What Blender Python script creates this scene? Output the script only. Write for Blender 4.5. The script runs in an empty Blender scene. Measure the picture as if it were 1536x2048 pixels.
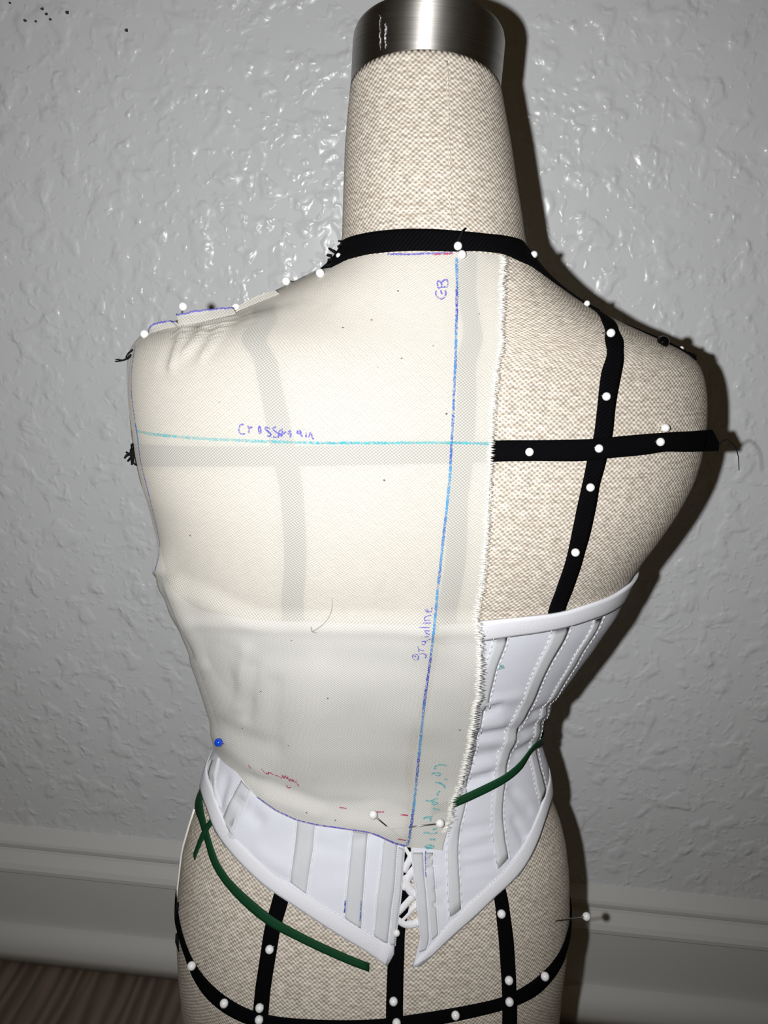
import bpy, bmesh, math, random
import numpy as np
from mathutils import Vector, noise
from mathutils.bvhtree import BVHTree
from mathutils.geometry import delaunay_2d_cdt

random.seed(7)
scene = bpy.context.scene
COL = scene.collection
rad = math.radians

# ------------------------------------------------------------------ camera
FPX = 1550.0                       # focal length in pixels of the 1536 x 2048 frame
CAM = np.array([0.0, 0.0, 0.5205])
PITCH, ROLL, YAW = rad(16.5), rad(4.0), rad(2.5)
_F = np.array([-math.sin(YAW) * math.cos(PITCH), math.cos(YAW) * math.cos(PITCH), -math.sin(PITCH)])
_R0 = np.array([math.cos(YAW), math.sin(YAW), 0.0])
_D0 = np.cross(_F, _R0)
_R = math.cos(ROLL) * _R0 - math.sin(ROLL) * _D0
_D = math.sin(ROLL) * _R0 + math.cos(ROLL) * _D0
cd = bpy.data.cameras.new('camera')
cd.sensor_fit = 'VERTICAL'; cd.sensor_height = 24.0; cd.lens = 24.0 * FPX / 2048.0
cd.clip_start = 0.01
cam = bpy.data.objects.new('camera', cd); COL.objects.link(cam)
from mathutils import Matrix
_M = Matrix(((_R[0], -_D[0], -_F[0], CAM[0]), (_R[1], -_D[1], -_F[1], CAM[1]), (_R[2], -_D[2], -_F[2], CAM[2]), (0, 0, 0, 1)))
cam.matrix_world = _M
scene.camera = cam

# ------------------------------------------------------------------ light: dim warm room, phone flash beside the lens
world = bpy.data.worlds.new('world'); scene.world = world; world.use_nodes = True
bg = world.node_tree.nodes['Background']
bg.inputs[0].default_value = (1.0, 0.66, 0.26, 1); bg.inputs[1].default_value = 0.024
fl = bpy.data.lights.new('phone_flash', 'SPOT')
fl.energy = 5.7; fl.color = (1.0, 1.0, 1.0); fl.shadow_soft_size = 0.0028
fl.spot_size = rad(132); fl.spot_blend = 1.0
flo = bpy.data.objects.new('phone_flash', fl); COL.objects.link(flo)
_P = CAM - _R * 0.027 - _D * 0.001
flo.matrix_world = Matrix(((_R[0], -_D[0], -_F[0], _P[0]), (_R[1], -_D[1], -_F[1], _P[1]), (_R[2], -_D[2], -_F[2], _P[2]), (0, 0, 0, 1))) @ Matrix.Rotation(rad(5.0), 4, 'X')
scene.view_settings.view_transform = 'Standard'
scene.view_settings.look = 'None'
scene.view_settings.gamma = 1.0
scene.view_settings.use_curve_mapping = False
scene.view_settings.exposure = 0.0


def ray(x, y):
    d = _F + _R * ((x - 768.0) / FPX) + _D * ((y - 1024.0) / FPX)
    return d                       # depth 1 along the optical axis


def proj(P):
    q = np.asarray(P) - CAM
    d = q @ _F
    return 768 + FPX * (q @ _R) / d, 1024 + FPX * (q @ _D) / d, d


# ------------------------------------------------------------------ materials
def new_mat(name):
    m = bpy.data.materials.new(name); m.use_nodes = True
    nt = m.node_tree
    return m, nt, nt.nodes['Principled BSDF']


def N(nt, typ, **kw):
    n = nt.nodes.new(typ)
    for k, v in kw.items():
        if k.startswith('_'):
            setattr(n, k[1:], v)
        else:
            n.inputs[k.replace('__', ' ')].default_value = v
    return n


def ramp(nt, a, b, ca=(0, 0, 0, 1), cb=(1, 1, 1, 1)):
    r = nt.nodes.new('ShaderNodeValToRGB')
    r.color_ramp.elements[0].position = a; r.color_ramp.elements[0].color = ca
    r.color_ramp.elements[1].position = b; r.color_ramp.elements[1].color = cb
    return r


def math_node(nt, op, a, b=None):
    n = nt.nodes.new('ShaderNodeMath'); n.operation = op
    for i, s in enumerate((a, b)):
        if s is None:
            continue
        if isinstance(s, (int, float)):
            n.inputs[i].default_value = s
        else:
            nt.links.new(s, n.inputs[i])
    return n.outputs[0]


def mix(nt, fac, a, b):
    n = nt.nodes.new('ShaderNodeMix'); n.data_type = 'RGBA'
    for i, s in ((0, fac), (6, a), (7, b)):
        if isinstance(s, (int, float, tuple)):
            n.inputs[i].default_value = s
        else:
            nt.links.new(s, n.inputs[i])
    return n.outputs[2]


def simple(name, col, rough=0.6, metal=0.0, spec=0.5):
    m, nt, p = new_mat(name)
    p.inputs['Base Color'].default_value = (*col, 1)
    p.inputs['Roughness'].default_value = rough
    p.inputs['Metallic'].default_value = metal
    p.inputs['Specular IOR Level'].default_value = spec
    return m


def weave_height(nt, period):
    """plain weave from metric UVs: bright thread tops, dark holes"""
    uv = N(nt, 'ShaderNodeUVMap', _uv_map='UVMap')
    wob = N(nt, 'ShaderNodeTexNoise', Scale=260.0, Detail=1.0)
    nt.links.new(uv.outputs[0], wob.inputs['Vector'])
    sep = N(nt, 'ShaderNodeSeparateXYZ'); nt.links.new(uv.outputs[0], sep.inputs[0])
    k = 2 * math.pi / period
    wv = math_node(nt, 'MULTIPLY', wob.outputs['Fac'], 3.0)
    a = math_node(nt, 'SINE', math_node(nt, 'ADD', math_node(nt, 'MULTIPLY', sep.outputs[0], k), wv))
    b = math_node(nt, 'SINE', math_node(nt, 'ADD', math_node(nt, 'MULTIPLY', sep.outputs[1], k * 1.15), wv))
    h = math_node(nt, 'MULTIPLY', a, b)                # over / under checker
    return uv, math_node(nt, 'ADD', math_node(nt, 'MULTIPLY', h, 0.5), 0.5)


def mat_linen():
    m, nt, p = new_mat('linen_cover')
    uv, h = weave_height(nt, 0.0021)
    mp = N(nt, 'ShaderNodeMapping'); mp.inputs['Scale'].default_value = (45, 1500, 1)
    nt.links.new(uv.outputs[0], mp.inputs[0])
    slub = N(nt, 'ShaderNodeTexNoise', Scale=1.0, Detail=2.0); nt.links.new(mp.outputs[0], slub.inputs['Vector'])
    r1 = ramp(nt, 0.52, 0.75); nt.links.new(slub.outputs['Fac'], r1.inputs[0])
    thr = N(nt, 'ShaderNodeTexNoise', Scale=1.0, Detail=1.0)
    mp2 = N(nt, 'ShaderNodeMapping'); mp2.inputs['Scale'].default_value = (260, 900, 1)
    nt.links.new(uv.outputs[0], mp2.inputs[0]); nt.links.new(mp2.outputs[0], thr.inputs['Vector'])
    hv = math_node(nt, 'ADD', h, math_node(nt, 'MULTIPLY', math_node(nt, 'SUBTRACT', thr.outputs['Fac'], 0.5), 1.3))
    rh = ramp(nt, 0.05, 0.95, (0.33, 0.28, 0.225, 1), (0.86, 0.79, 0.69, 1)); nt.links.new(hv, rh.inputs[0])
    base = rh.outputs[0]
    c = mix(nt, math_node(nt, 'MULTIPLY', r1.outputs[0], 0.6), base, (0.33, 0.26, 0.20, 1))
    nt.links.new(c, p.inputs['Base Color'])
    p.inputs['Roughness'].default_value = 0.75
    p.inputs['Specular IOR Level'].default_value = 0.25
    bp = N(nt, 'ShaderNodeBump', Strength=0.5, Distance=0.0004)
    nt.links.new(h, bp.inputs['Height']); nt.links.new(bp.outputs[0], p.inputs['Normal'])
    return m


def mat_muslin(name='muslin', see_through=0.21):
    m, nt, p = new_mat(name)
    uv, h = weave_height(nt, 0.00125)
    spk = N(nt, 'ShaderNodeTexVoronoi', Scale=95.0); nt.links.new(uv.outputs[0], spk.inputs['Vector'])
    r1 = ramp(nt, 0.030, 0.045, (1, 1, 1, 1), (0, 0, 0, 1)); nt.links.new(spk.outputs['Distance'], r1.inputs[0])
    big = N(nt, 'ShaderNodeTexNoise', Scale=30.0, Detail=2.0); nt.links.new(uv.outputs[0], big.inputs['Vector'])
    warm = mix(nt, big.outputs['Fac'], (0.88, 0.865, 0.80, 1), (0.85, 0.825, 0.75, 1))
    base = mix(nt, h, (0.60, 0.585, 0.535, 1), warm)
    c = mix(nt, r1.outputs[0], base, (0.10, 0.07, 0.04, 1))
    nt.links.new(c, p.inputs['Base Color'])
    p.inputs['Roughness'].default_value = 0.85
    p.inputs['Specular IOR Level'].default_value = 0.15
    bp = N(nt, 'ShaderNodeBump', Strength=0.35, Distance=0.0002)
    nt.links.new(h, bp.inputs['Height']); nt.links.new(bp.outputs[0], p.inputs['Normal'])
    tl = N(nt, 'ShaderNodeBsdfTranslucent'); tl.inputs['Color'].default_value = (0.95, 0.93, 0.88, 1)
    m1 = N(nt, 'ShaderNodeMixShader'); m1.inputs[0].default_value = 0.23
    nt.links.new(p.outputs[0], m1.inputs[1]); nt.links.new(tl.outputs[0], m1.inputs[2])
    tr = N(nt, 'ShaderNodeBsdfTransparent')
    ms = N(nt, 'ShaderNodeMixShader')
    fac = math_node(nt, 'MULTIPLY', math_node(nt, 'SUBTRACT', 1.35, h), see_through / 0.85)
    nt.links.new(fac, ms.inputs[0]); nt.links.new(m1.outputs[0], ms.inputs[1]); nt.links.new(tr.outputs[0], ms.inputs[2])
    nt.links.new(ms.outputs[0], nt.nodes['Material Output'].inputs[0])
    return m


def mat_twill():
    m, nt, p = new_mat('black_twill')
    uv = N(nt, 'ShaderNodeUVMap', _uv_map='UVMap')
    w = N(nt, 'ShaderNodeTexWave', Scale=420.0, Distortion=1.5); w.bands_direction = 'DIAGONAL'
    nt.links.new(uv.outputs[0], w.inputs['Vector'])
    c = mix(nt, w.outputs['Fac'], (0.0015, 0.0015, 0.002, 1), (0.004, 0.004, 0.005, 1))
    nt.links.new(c, p.inputs['Base Color'])
    p.inputs['Roughness'].default_value = 0.95; p.inputs['Specular IOR Level'].default_value = 0.04
    bp = N(nt, 'ShaderNodeBump', Strength=0.5, Distance=0.0003)
    nt.links.new(w.outputs['Fac'], bp.inputs['Height']); nt.links.new(bp.outputs[0], p.inputs['Normal'])
    return m


def mat_cotton(name, col, bump=0.3):
    m, nt, p = new_mat(name)
    tc = N(nt, 'ShaderNodeTexCoord')
    n1 = N(nt, 'ShaderNodeTexNoise', Scale=120.0, Detail=3.0); nt.links.new(tc.outputs['Object'], n1.inputs['Vector'])
    n2 = N(nt, 'ShaderNodeTexNoise', Scale=2200.0, Detail=1.0); nt.links.new(tc.outputs['Object'], n2.inputs['Vector'])
    c = mix(nt, n1.outputs['Fac'], tuple(v * 0.94 for v in col) + (1,), tuple(col) + (1,))
    nt.links.new(c, p.inputs['Base Color'])
    p.inputs['Roughness'].default_value = 0.75; p.inputs['Specular IOR Level'].default_value = 0.25
    bp = N(nt, 'ShaderNodeBump', Strength=bump, Distance=0.0002)
    nt.links.new(n2.outputs['Fac'], bp.inputs['Height']); nt.links.new(bp.outputs[0], p.inputs['Normal'])
    return m


def mat_ink(name, c1, c2, gaps=0.45):
    m, nt, p = new_mat(name)
    tc = N(nt, 'ShaderNodeTexCoord')
    n1 = N(nt, 'ShaderNodeTexNoise', Scale=1500.0, Detail=1.0); nt.links.new(tc.outputs['Object'], n1.inputs['Vector'])
    n2 = N(nt, 'ShaderNodeTexNoise', Scale=70.0, Detail=2.0); nt.links.new(tc.outputs['Object'], n2.inputs['Vector'])
    r2 = ramp(nt, 0.38, 0.62); nt.links.new(n2.outputs['Fac'], r2.inputs[0])
    c = mix(nt, r2.outputs[0], (*c1, 1), (*c2, 1))
    nt.links.new(c, p.inputs['Base Color']); p.inputs['Roughness'].default_value = 0.9
    p.inputs['Specular IOR Level'].default_value = 0.1
    tr = N(nt, 'ShaderNodeBsdfTransparent'); ms = N(nt, 'ShaderNodeMixShader')
    r1 = ramp(nt, gaps - 0.08, gaps + 0.12, (1, 1, 1, 1), (0, 0, 0, 1)); nt.links.new(n1.outputs['Fac'], r1.inputs[0])
    fac = math_node(nt, 'MULTIPLY', r1.outputs[0], 0.85)
    nt.links.new(fac, ms.inputs[0]); nt.links.new(p.outputs[0], ms.inputs[1]); nt.links.new(tr.outputs[0], ms.inputs[2])
    nt.links.new(ms.outputs[0], nt.nodes['Material Output'].inputs[0])
    return m


def mat_wall():
    m, nt, p = new_mat('textured_wall_paint')
    tc = N(nt, 'ShaderNodeTexCoord')
    warp = N(nt, 'ShaderNodeTexNoise', Scale=45.0, Detail=2.0); nt.links.new(tc.outputs['Object'], warp.inputs['Vector'])
    mp = N(nt, 'ShaderNodeVectorMath'); mp.operation = 'MULTIPLY_ADD'
    nt.links.new(warp.outputs['Color'], mp.inputs[0]); mp.inputs[1].default_value = (0.009, 0.009, 0.009)
    nt.links.new(tc.outputs['Object'], mp.inputs[2])
    n1 = N(nt, 'ShaderNodeTexNoise', Scale=62.0, Detail=1.6, Roughness=0.45); nt.links.new(mp.outputs[0], n1.inputs['Vector'])
    r1 = ramp(nt, 0.50, 0.68); r1.color_ramp.interpolation = 'EASE'; nt.links.new(n1.outputs['Fac'], r1.inputs[0])
    n2 = N(nt, 'ShaderNodeTexNoise', Scale=170.0, Detail=1.0); nt.links.new(mp.outputs[0], n2.inputs['Vector'])
    r2 = ramp(nt, 0.56, 0.80); nt.links.new(n2.outputs['Fac'], r2.inputs[0])
    n3 = N(nt, 'ShaderNodeTexNoise', Scale=22.0, Detail=1.0); nt.links.new(tc.outputs['Object'], n3.inputs['Vector'])
    h = math_node(nt, 'ADD', math_node(nt, 'MULTIPLY', r1.outputs[0], 0.75), math_node(nt, 'MULTIPLY', r2.outputs[0], 0.50))
    h = math_node(nt, 'ADD', h, math_node(nt, 'MULTIPLY', n3.outputs['Fac'], 1.2))
    p.inputs['Base Color'].default_value = (0.775, 0.79, 0.805, 1)
    p.inputs['Roughness'].default_value = 0.30
    p.inputs['Specular IOR Level'].default_value = 0.5
    bp = N(nt, 'ShaderNodeBump', Strength=0.62, Distance=0.0016)
    nt.links.new(h, bp.inputs['Height']); nt.links.new(bp.outputs[0], p.inputs['Normal'])
    return m


def mat_wood():
    m, nt, p = new_mat('dark_wood_plank')
    tc = N(nt, 'ShaderNodeTexCoord'); oi = N(nt, 'ShaderNodeObjectInfo')
    mp = N(nt, 'ShaderNodeMapping'); mp.inputs['Scale'].default_value = (1, 0.10, 1)
    nt.links.new(tc.outputs['Object'], mp.inputs[0]); nt.links.new(oi.outputs['Random'], mp.inputs['Location'])
    w = N(nt, 'ShaderNodeTexWave', Scale=28.0, Distortion=9.0, Detail=3.0); w.inputs['Detail Scale'].default_value = 1.6
    w.bands_direction = 'X'; nt.links.new(mp.outputs[0], w.inputs['Vector'])
    n1 = N(nt, 'ShaderNodeTexNoise', Scale=160.0, Detail=3.0); nt.links.new(mp.outputs[0], n1.inputs['Vector'])
    f = math_node(nt, 'ADD', math_node(nt, 'MULTIPLY', w.outputs['Fac'], 0.6), math_node(nt, 'MULTIPLY', n1.outputs['Fac'], 0.5))
    c = mix(nt, f, (0.055, 0.036, 0.025, 1), (0.20, 0.15, 0.112, 1))
    nt.links.new(c, p.inputs['Base Color']); p.inputs['Roughness'].default_value = 0.55
    return m


def mat_brushed():
    m, nt, p = new_mat('brushed_steel')
    tc = N(nt, 'ShaderNodeTexCoord')
    mp = N(nt, 'ShaderNodeMapping'); mp.inputs['Scale'].default_value = (20, 20, 2500)
    nt.links.new(tc.outputs['Object'], mp.inputs[0])
    n1 = N(nt, 'ShaderNodeTexNoise', Scale=1.0, Detail=2.0); nt.links.new(mp.outputs[0], n1.inputs['Vector'])
    n2 = N(nt, 'ShaderNodeTexNoise', Scale=90.0, Detail=2.0); nt.links.new(tc.outputs['Object'], n2.inputs['Vector'])
    c = mix(nt, n1.outputs['Fac'], (0.30, 0.285, 0.26, 1), (0.62, 0.60, 0.57, 1))
    nt.links.new(c, p.inputs['Base Color'])
    p.inputs['Metallic'].default_value = 1.0
    tg = N(nt, 'ShaderNodeTangent', _direction_type='RADIAL', _axis='Z'); nt.links.new(tg.outputs[0], p.inputs['Tangent'])
    p.inputs['Anisotropic'].default_value = 0.85; p.inputs['Anisotropic Rotation'].default_value = 0.25
    rr = ramp(nt, 0.2, 0.9, (0.46, 0.46, 0.46, 1), (0.56, 0.56, 0.56, 1)); nt.links.new(n2.outputs['Fac'], rr.inputs[0])
    nt.links.new(rr.outputs[0], p.inputs['Roughness'])
    bp = N(nt, 'ShaderNodeBump', Strength=0.25, Distance=0.0001)
    nt.links.new(n1.outputs['Fac'], bp.inputs['Height']); nt.links.new(bp.outputs[0], p.inputs['Normal'])
    return m


M = {
    'linen': mat_linen(), 'muslin': mat_muslin(), 'twill': mat_twill(), 'wall': mat_wall(), 'wood': mat_wood(),
    'steel': mat_brushed(),
    'white': mat_cotton('white_cotton', (0.74, 0.755, 0.82)),
    'white_band': mat_cotton('white_tape', (0.64, 0.65, 0.68)),
    'white_bind': mat_cotton('white_binding', (0.78, 0.785, 0.83), 0.6),
    'stitch': simple('white_thread', (0.88, 0.88, 0.90), 0.5),
    'cord': mat_cotton('white_cord', (0.82, 0.82, 0.85), 0.5),
    'fray': simple('cream_thread', (0.88, 0.865, 0.81), 0.8, spec=0.15),
    'black_thread': simple('black_thread', (0.004, 0.004, 0.005), 0.85, spec=0.15),
    'green': mat_cotton('green_ribbon', (0.002, 0.046, 0.014), 0.2),
    'trim': simple('baseboard_paint', (0.70, 0.70, 0.685), 0.35),
    'pin_white': simple('white_pin_head', (0.88, 0.88, 0.88), 0.12),
    'pin_black': simple('black_pin_head', (0.002, 0.002, 0.002), 0.06, spec=0.25),
    'pin_blue': simple('blue_pin_head', (0.005, 0.06, 0.55), 0.12),
    'pin_steel': simple('pin_steel', (0.30, 0.29, 0.27), 0.3, 1.0),
    'black_metal': simple('black_metal', (0.02, 0.02, 0.022), 0.4, 0.6),
    'ink_blue': mat_ink('blue_ink', (0.05, 0.08, 0.42), (0.08, 0.32, 0.62), 0.47),
    'ink_cyan': mat_ink('cyan_ink', (0.04, 0.42, 0.52), (0.22, 0.52, 0.52), 0.52),
    'ink_violet': mat_ink('violet_ink', (0.10, 0.09, 0.48), (0.16, 0.15, 0.55), 0.46),
    'ink_teal': mat_ink('teal_ink', (0.05, 0.42, 0.50), (0.14, 0.48, 0.50), 0.50),
    'ink_red': mat_ink('red_ink', (0.42, 0.03, 0.10), (0.48, 0.06, 0.14), 0.44),
    'smear': mat_ink('dried_glue', (0.45, 0.46, 0.47), (0.75, 0.76, 0.78), 0.50),
    'speck': simple('dark_speck', (0.05, 0.05, 0.045), 0.8),
}


# ------------------------------------------------------------------ object helpers
def mesh_obj(name, verts, faces, mat, parent=None, uvs=None, smooth=True):
    me = bpy.data.meshes.new(name)
    me.from_pydata([tuple(map(float, v)) for v in verts], [], faces)
    if smooth:
        me.polygons.foreach_set('use_smooth', [True] * len(me.polygons))
    if uvs is not None:
        l = me.uv_layers.new(name='UVMap')
        idx = np.empty(len(me.loops), dtype=np.int32); me.loops.foreach_get('vertex_index', idx)
        l.data.foreach_set('uv', np.asarray(uvs, dtype=np.float32)[idx].ravel())
    me.materials.append(mat); me.update()
    o = bpy.data.objects.new(name, me); COL.objects.link(o)
    if parent is not None:
        o.parent = parent
        o.matrix_parent_inverse = parent.matrix_world.inverted()
    return o


def tag(o, label=None, cat=None, group=None, kind=None):
    if label: o['label'] = label
    if cat: o['category'] = cat
    if group: o['group'] = group
    if kind: o['kind'] = kind
    return o


def empty(name, loc=(0, 0, 0)):
    o = bpy.data.objects.new(name, None); COL.objects.link(o); o.location = loc
    o.empty_display_size = 0.02
    bpy.context.view_layer.update()
    return o


def box_data(x0, x1, y0, y1, z0, z1):
    v = [(x, y, z) for z in (z0, z1) for y in (y0, y1) for x in (x0, x1)]
    f = [(0, 2, 3, 1), (4, 5, 7, 6), (0, 1, 5, 4), (2, 6, 7, 3), (0, 4, 6, 2), (1, 3, 7, 5)]
    return v, f


def tube_data(pts, r, seg=6, taper=1.0):
    pts = [np.asarray(p, float) for p in pts]
    V, Fc = [], []
    n = len(pts)
    for i, p in enumerate(pts):
        t = pts[min(i + 1, n - 1)] - pts[max(i - 1, 0)]
        t = t / (np.linalg.norm(t) + 1e-12)
        a = np.cross(t, (0.3, 0.2, 0.93)); a /= np.linalg.norm(a) + 1e-12
        b = np.cross(t, a)
        rr = r * (1 + (taper - 1) * i / max(n - 1, 1))
        for k in range(seg):
            th = 2 * math.pi * k / seg
            V.append(p + a * rr * math.cos(th) + b * rr * math.sin(th))
    for i in range(n - 1):
        for k in range(seg):
            k2 = (k + 1) % seg
            Fc.append((i * seg + k, i * seg + k2, (i + 1) * seg + k2, (i + 1) * seg + k))
    Fc.append(tuple(range(seg))[::-1]); Fc.append(tuple((n - 1) * seg + k for k in range(seg)))
    return V, Fc


def merge(parts):
    V, Fc = [], []
    for v, f in parts:
        b = len(V); V += list(v); Fc += [tuple(i + b for i in q) for q in f]
    return V, Fc


def lathe_data(profile, seg=48, c=(0, 0, 0)):
    V, Fc = [], []
    for r, z in profile:
        for k in range(seg):
            th = 2 * math.pi * k / seg
            V.append((c[0] + r * math.cos(th), c[1] + r * math.sin(th), c[2] + z))
    for i in range(len(profile) - 1):
        for k in range(seg):
            k2 = (k + 1) % seg
            Fc.append((i * seg + k, i * seg + k2, (i + 1) * seg + k2, (i + 1) * seg + k))
    Fc.append(tuple(range(seg))[::-1]); Fc.append(tuple((len(profile) - 1) * seg + k for k in range(seg)))
    return V, Fc


# ------------------------------------------------------------------ the room: wall, baseboard, floor
WALL_Y = 0.48
v, f = box_data(-1.6, 1.6, WALL_Y, WALL_Y + 0.12, -0.01, 2.4)
wall = tag(mesh_obj('wall_back', v, f, M['wall'], smooth=False), kind='structure')
prof = [(0.0, 0.1065), (0.0015, 0.1062), (0.0085, 0.0995), (0.0094, 0.0975), (0.0092, 0.0950), (0.0086, 0.0935), (0.0095, 0.0915),
        (0.0150, 0.0850), (0.0168, 0.0815), (0.0168, 0.0785), (0.0155, 0.0768), (0.0118, 0.0755),
        (0.0118, 0.024), (0.0118, 0.0), (0.0, 0.0)]
V, Fc = [], []
for x in (-1.6, 1.6):
    V += [(x, WALL_Y - d, z) for d, z in prof]
n = len(prof)
Fc = [(i, i + 1, n + i + 1, n + i) for i in range(n - 1)] + [tuple(range(n))[::-1], tuple(range(n, 2 * n))]
bb = tag(mesh_obj('baseboard_back', V, Fc, M['trim'], smooth=False), kind='structure')
prof = [(0.0118, 0.0255)] + [(0.0118 + 0.0005 + 0.0115 * math.sin(a), 0.0105 + 0.0150 * math.cos(a)) for a in np.linspace(0.05, math.pi / 2, 9)] + [(0.0238, 0.0), (0.0118, 0.0)]
V = []
for x in (-1.6, 1.6):
    V += [(x, WALL_Y - d, z) for d, z in prof]
n = len(prof)
Fc = [(i, i + 1, n + i + 1, n + i) for i in range(n - 1)] + [tuple(range(n))[::-1], tuple(range(n, 2 * n))]
mesh_obj('shoe_molding', V, Fc, M['trim'], bb, smooth=True)
for (px, py, r) in [(20, 6, 2.2), (85, 18, 2.5), (93, 28, 2.6), (101, 39, 2.0), (135, 25, 3.0), (253, 61, 3.2), (72, 43, 2.0), (50, 41, 2.6)]:
    d = ray(px, py); p = CAM + d * ((WALL_Y - CAM[1]) / d[1])
    rr = r * 0.00031
    V = [(p[0] + rr * 1.3 * math.cos(a) * random.uniform(.7, 1.2), p[1] - 0.0004, p[2] + rr * math.sin(a) * random.uniform(.7, 1.2)) for a in np.linspace(0, 2 * math.pi, 8)[:-1]]
    V2 = [(q[0], p[1] + 0.0003, q[2]) for q in V]
    k = len(V)
    mesh_obj('wall_speck', V + V2, [tuple(range(k))] + [(i, i + k, (i + 1) % k + k, (i + 1) % k) for i in range(k)], M['speck'], wall, smooth=False)

v, f = box_data(-1.6, 1.6, -1.4, WALL_Y + 0.12, -0.03, -0.0085)
floor = tag(mesh_obj('floor', v, f, M['wood'], smooth=False), kind='structure')
PW = 0.19
me_cache = {}
bm = bmesh.new(); bmesh.ops.create_cube(bm, size=1.0)
bmesh.ops.scale(bm, vec=(PW - 0.0012, 1.0, 0.008), verts=bm.verts)
bmesh.ops.bevel(bm, geom=[e for e in bm.edges if abs(e.verts[0].co.z - 0.004) < 1e-5 and abs(e.verts[1].co.z - 0.004) < 1e-5], offset=0.0012, segments=1, affect='EDGES')
pm = bpy.data.meshes.new('floor_plank'); bm.to_mesh(pm); bm.free(); pm.materials.append(M['wood'])
for i in range(-8, 9):
    sh = ((i * 37) % 10) / 10.0 * 0.6
    for j, yc in enumerate((0.47 - 0.5 + 0.05 - sh * 0 , -0.9815)):
        o = bpy.data.objects.new('floor_plank', pm); COL.objects.link(o)
        o.location = (i * PW - 0.035, yc + (0.0 if j == 0 else 0.0), -0.0041)
        o.parent = floor

# ------------------------------------------------------------------ dress form body: lofted rings fitted to its outline
BYAW = rad(7.0)
bx = np.array([math.cos(BYAW), math.sin(BYAW), 0.0])
bn = np.array([math.sin(BYAW), -math.cos(BYAW), 0.0])      # out of the form's back, towards the camera
bz = np.array([0, 0, 1.0])
AX = np.array([0.012, 0.325, 0.0])
SIL_R = [(60, 998), (150, 999), (170, 1001), (230, 1012), (300, 1025), (370, 1035), (440, 1046), (485, 1052), (515, 1062), (545, 1087), (580, 1124), (610, 1172), (640, 1232), (672, 1304),
         (700, 1364), (717, 1393), (735, 1402), (759, 1411), (800, 1416), (852, 1415), (916, 1405), (961, 1391), (991, 1376), (1029, 1354), (1077, 1320), (1115, 1290),
         (1156, 1258), (1183, 1247), (1219, 1230), (1285, 1184), (1361, 1127), (1398, 1102), (1453, 1080), (1478, 1072), (1511, 1082), (1540, 1091), (1580, 1097), (1604, 1102),
         (1650, 1121), (1700, 1133), (1758, 1139), (1822, 1140), (1865, 1139), (1912, 1134), (1965, 1127), (2037, 1119), (2200, 1100)]
SIL_L = [(60, 701), (150, 701), (170, 701), (230, 695), (290, 690), (370, 687), (440, 685), (485, 683), (510, 676), (530, 660), (553, 632), (577, 570), (600, 520), (621, 468), (637, 405),
         (648, 350), (657, 312), (675, 284), (690, 270), (715, 261), (750, 256), (790, 256), (846, 260), (883, 264), (934, 273), (970, 282), (1003, 295), (1047, 310), (1100, 322),
         (1154, 336), (1200, 352), (1250, 373), (1312, 398), (1371, 418), (1421, 435), (1458, 444), (1490, 447), (1510, 437), (1537, 420), (1579, 407), (1600, 398), (1629, 389), (1662, 378), (1717, 364),
         (1750, 360), (1809, 353), (1887, 353), (1950, 356), (1997, 361), (2044, 367), (2200, 392)]
_ry, _rx = np.array(SIL_R, float).T
_ly, _lx = np.array(SIL_L, float).T
# z (relative to the lens height), depth to the back, depth to the front, tilt (deg), roundness exponent
PROFILE = [(0.0700, 0.0185, 0.034, 17.5, 2.0, -0.008), (0.055, 0.022, 0.034, 17, 2.0, -0.007), (0.038, 0.028, 0.033, 16, 2.0, -0.004), (0.020, 0.034, 0.031, 15, 2.0, -0.001),
           (0.008, 0.039, 0.031, 13, 2.0, 0.0), (0.001, 0.0425, 0.031, 9, 2.0, 0.0), (-0.004, 0.0445, 0.032, 6, 1.95, 0.0), (-0.012, 0.047, 0.034, 3, 1.9, 0.0), (-0.022, 0.050, 0.037, 1, 1.95, 0.0),
           (-0.031, 0.0530, 0.040, 0, 2.05, 0.0), (-0.040, 0.0555, 0.043, 0, 2.15, 0.0), (-0.055, 0.0590, 0.048, 0, 2.25, 0.0), (-0.075, 0.0615, 0.054, 0, 2.3, 0.0),
           (-0.100, 0.0605, 0.062, 0, 2.3, 0.0), (-0.130, 0.0545, 0.064, 0, 2.25, 0.0), (-0.160, 0.0455, 0.060, 0, 2.2, 0.0), (-0.185, 0.0385, 0.054, 0, 2.15, 0.0),
           (-0.207, 0.0350, 0.050, 0, 2.15, 0.0), (-0.230, 0.0405, 0.051, 0, 2.2, 0.0), (-0.260, 0.0545, 0.054, 0, 2.25, 0.0), (-0.290, 0.0655, 0.056, 0, 2.25, 0.0),
           (-0.320, 0.0715, 0.057, 0, 2.25, 0.0), (-0.350, 0.0710, 0.056, 0, 2.2, 0.0), (-0.390, 0.061, 0.053, 0, 2.2, 0.0)]


def cspline(xs, ys, q):
    """monotone-ish cubic (Catmull-Rom finite differences) interpolation"""
    xs = np.asarray(xs, float); ys = np.asarray(ys, float)
    m = np.gradient(ys, xs)
    k = np.clip(np.searchsorted(xs, q) - 1, 0, len(xs) - 2)
    h = xs[k + 1] - xs[k]; t = (q - xs[k]) / h
    return ((2 * t**3 - 3 * t**2 + 1) * ys[k] + (t**3 - 2 * t**2 + t) * h * m[k] + (-2 * t**3 + 3 * t**2) * ys[k + 1] + (t**3 - t**2) * h * m[k + 1])


pz = -np.array([r[0] for r in PROFILE])
NV = 230
qz = np.linspace(pz[0], pz[-1], NV)
cols = [cspline(pz, [r[k] for r in PROFILE], qz) for k in (1, 2, 3, 4, 5)]
NU = 256
tt = np.linspace(-math.pi, math.pi, NU + 1)


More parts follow.
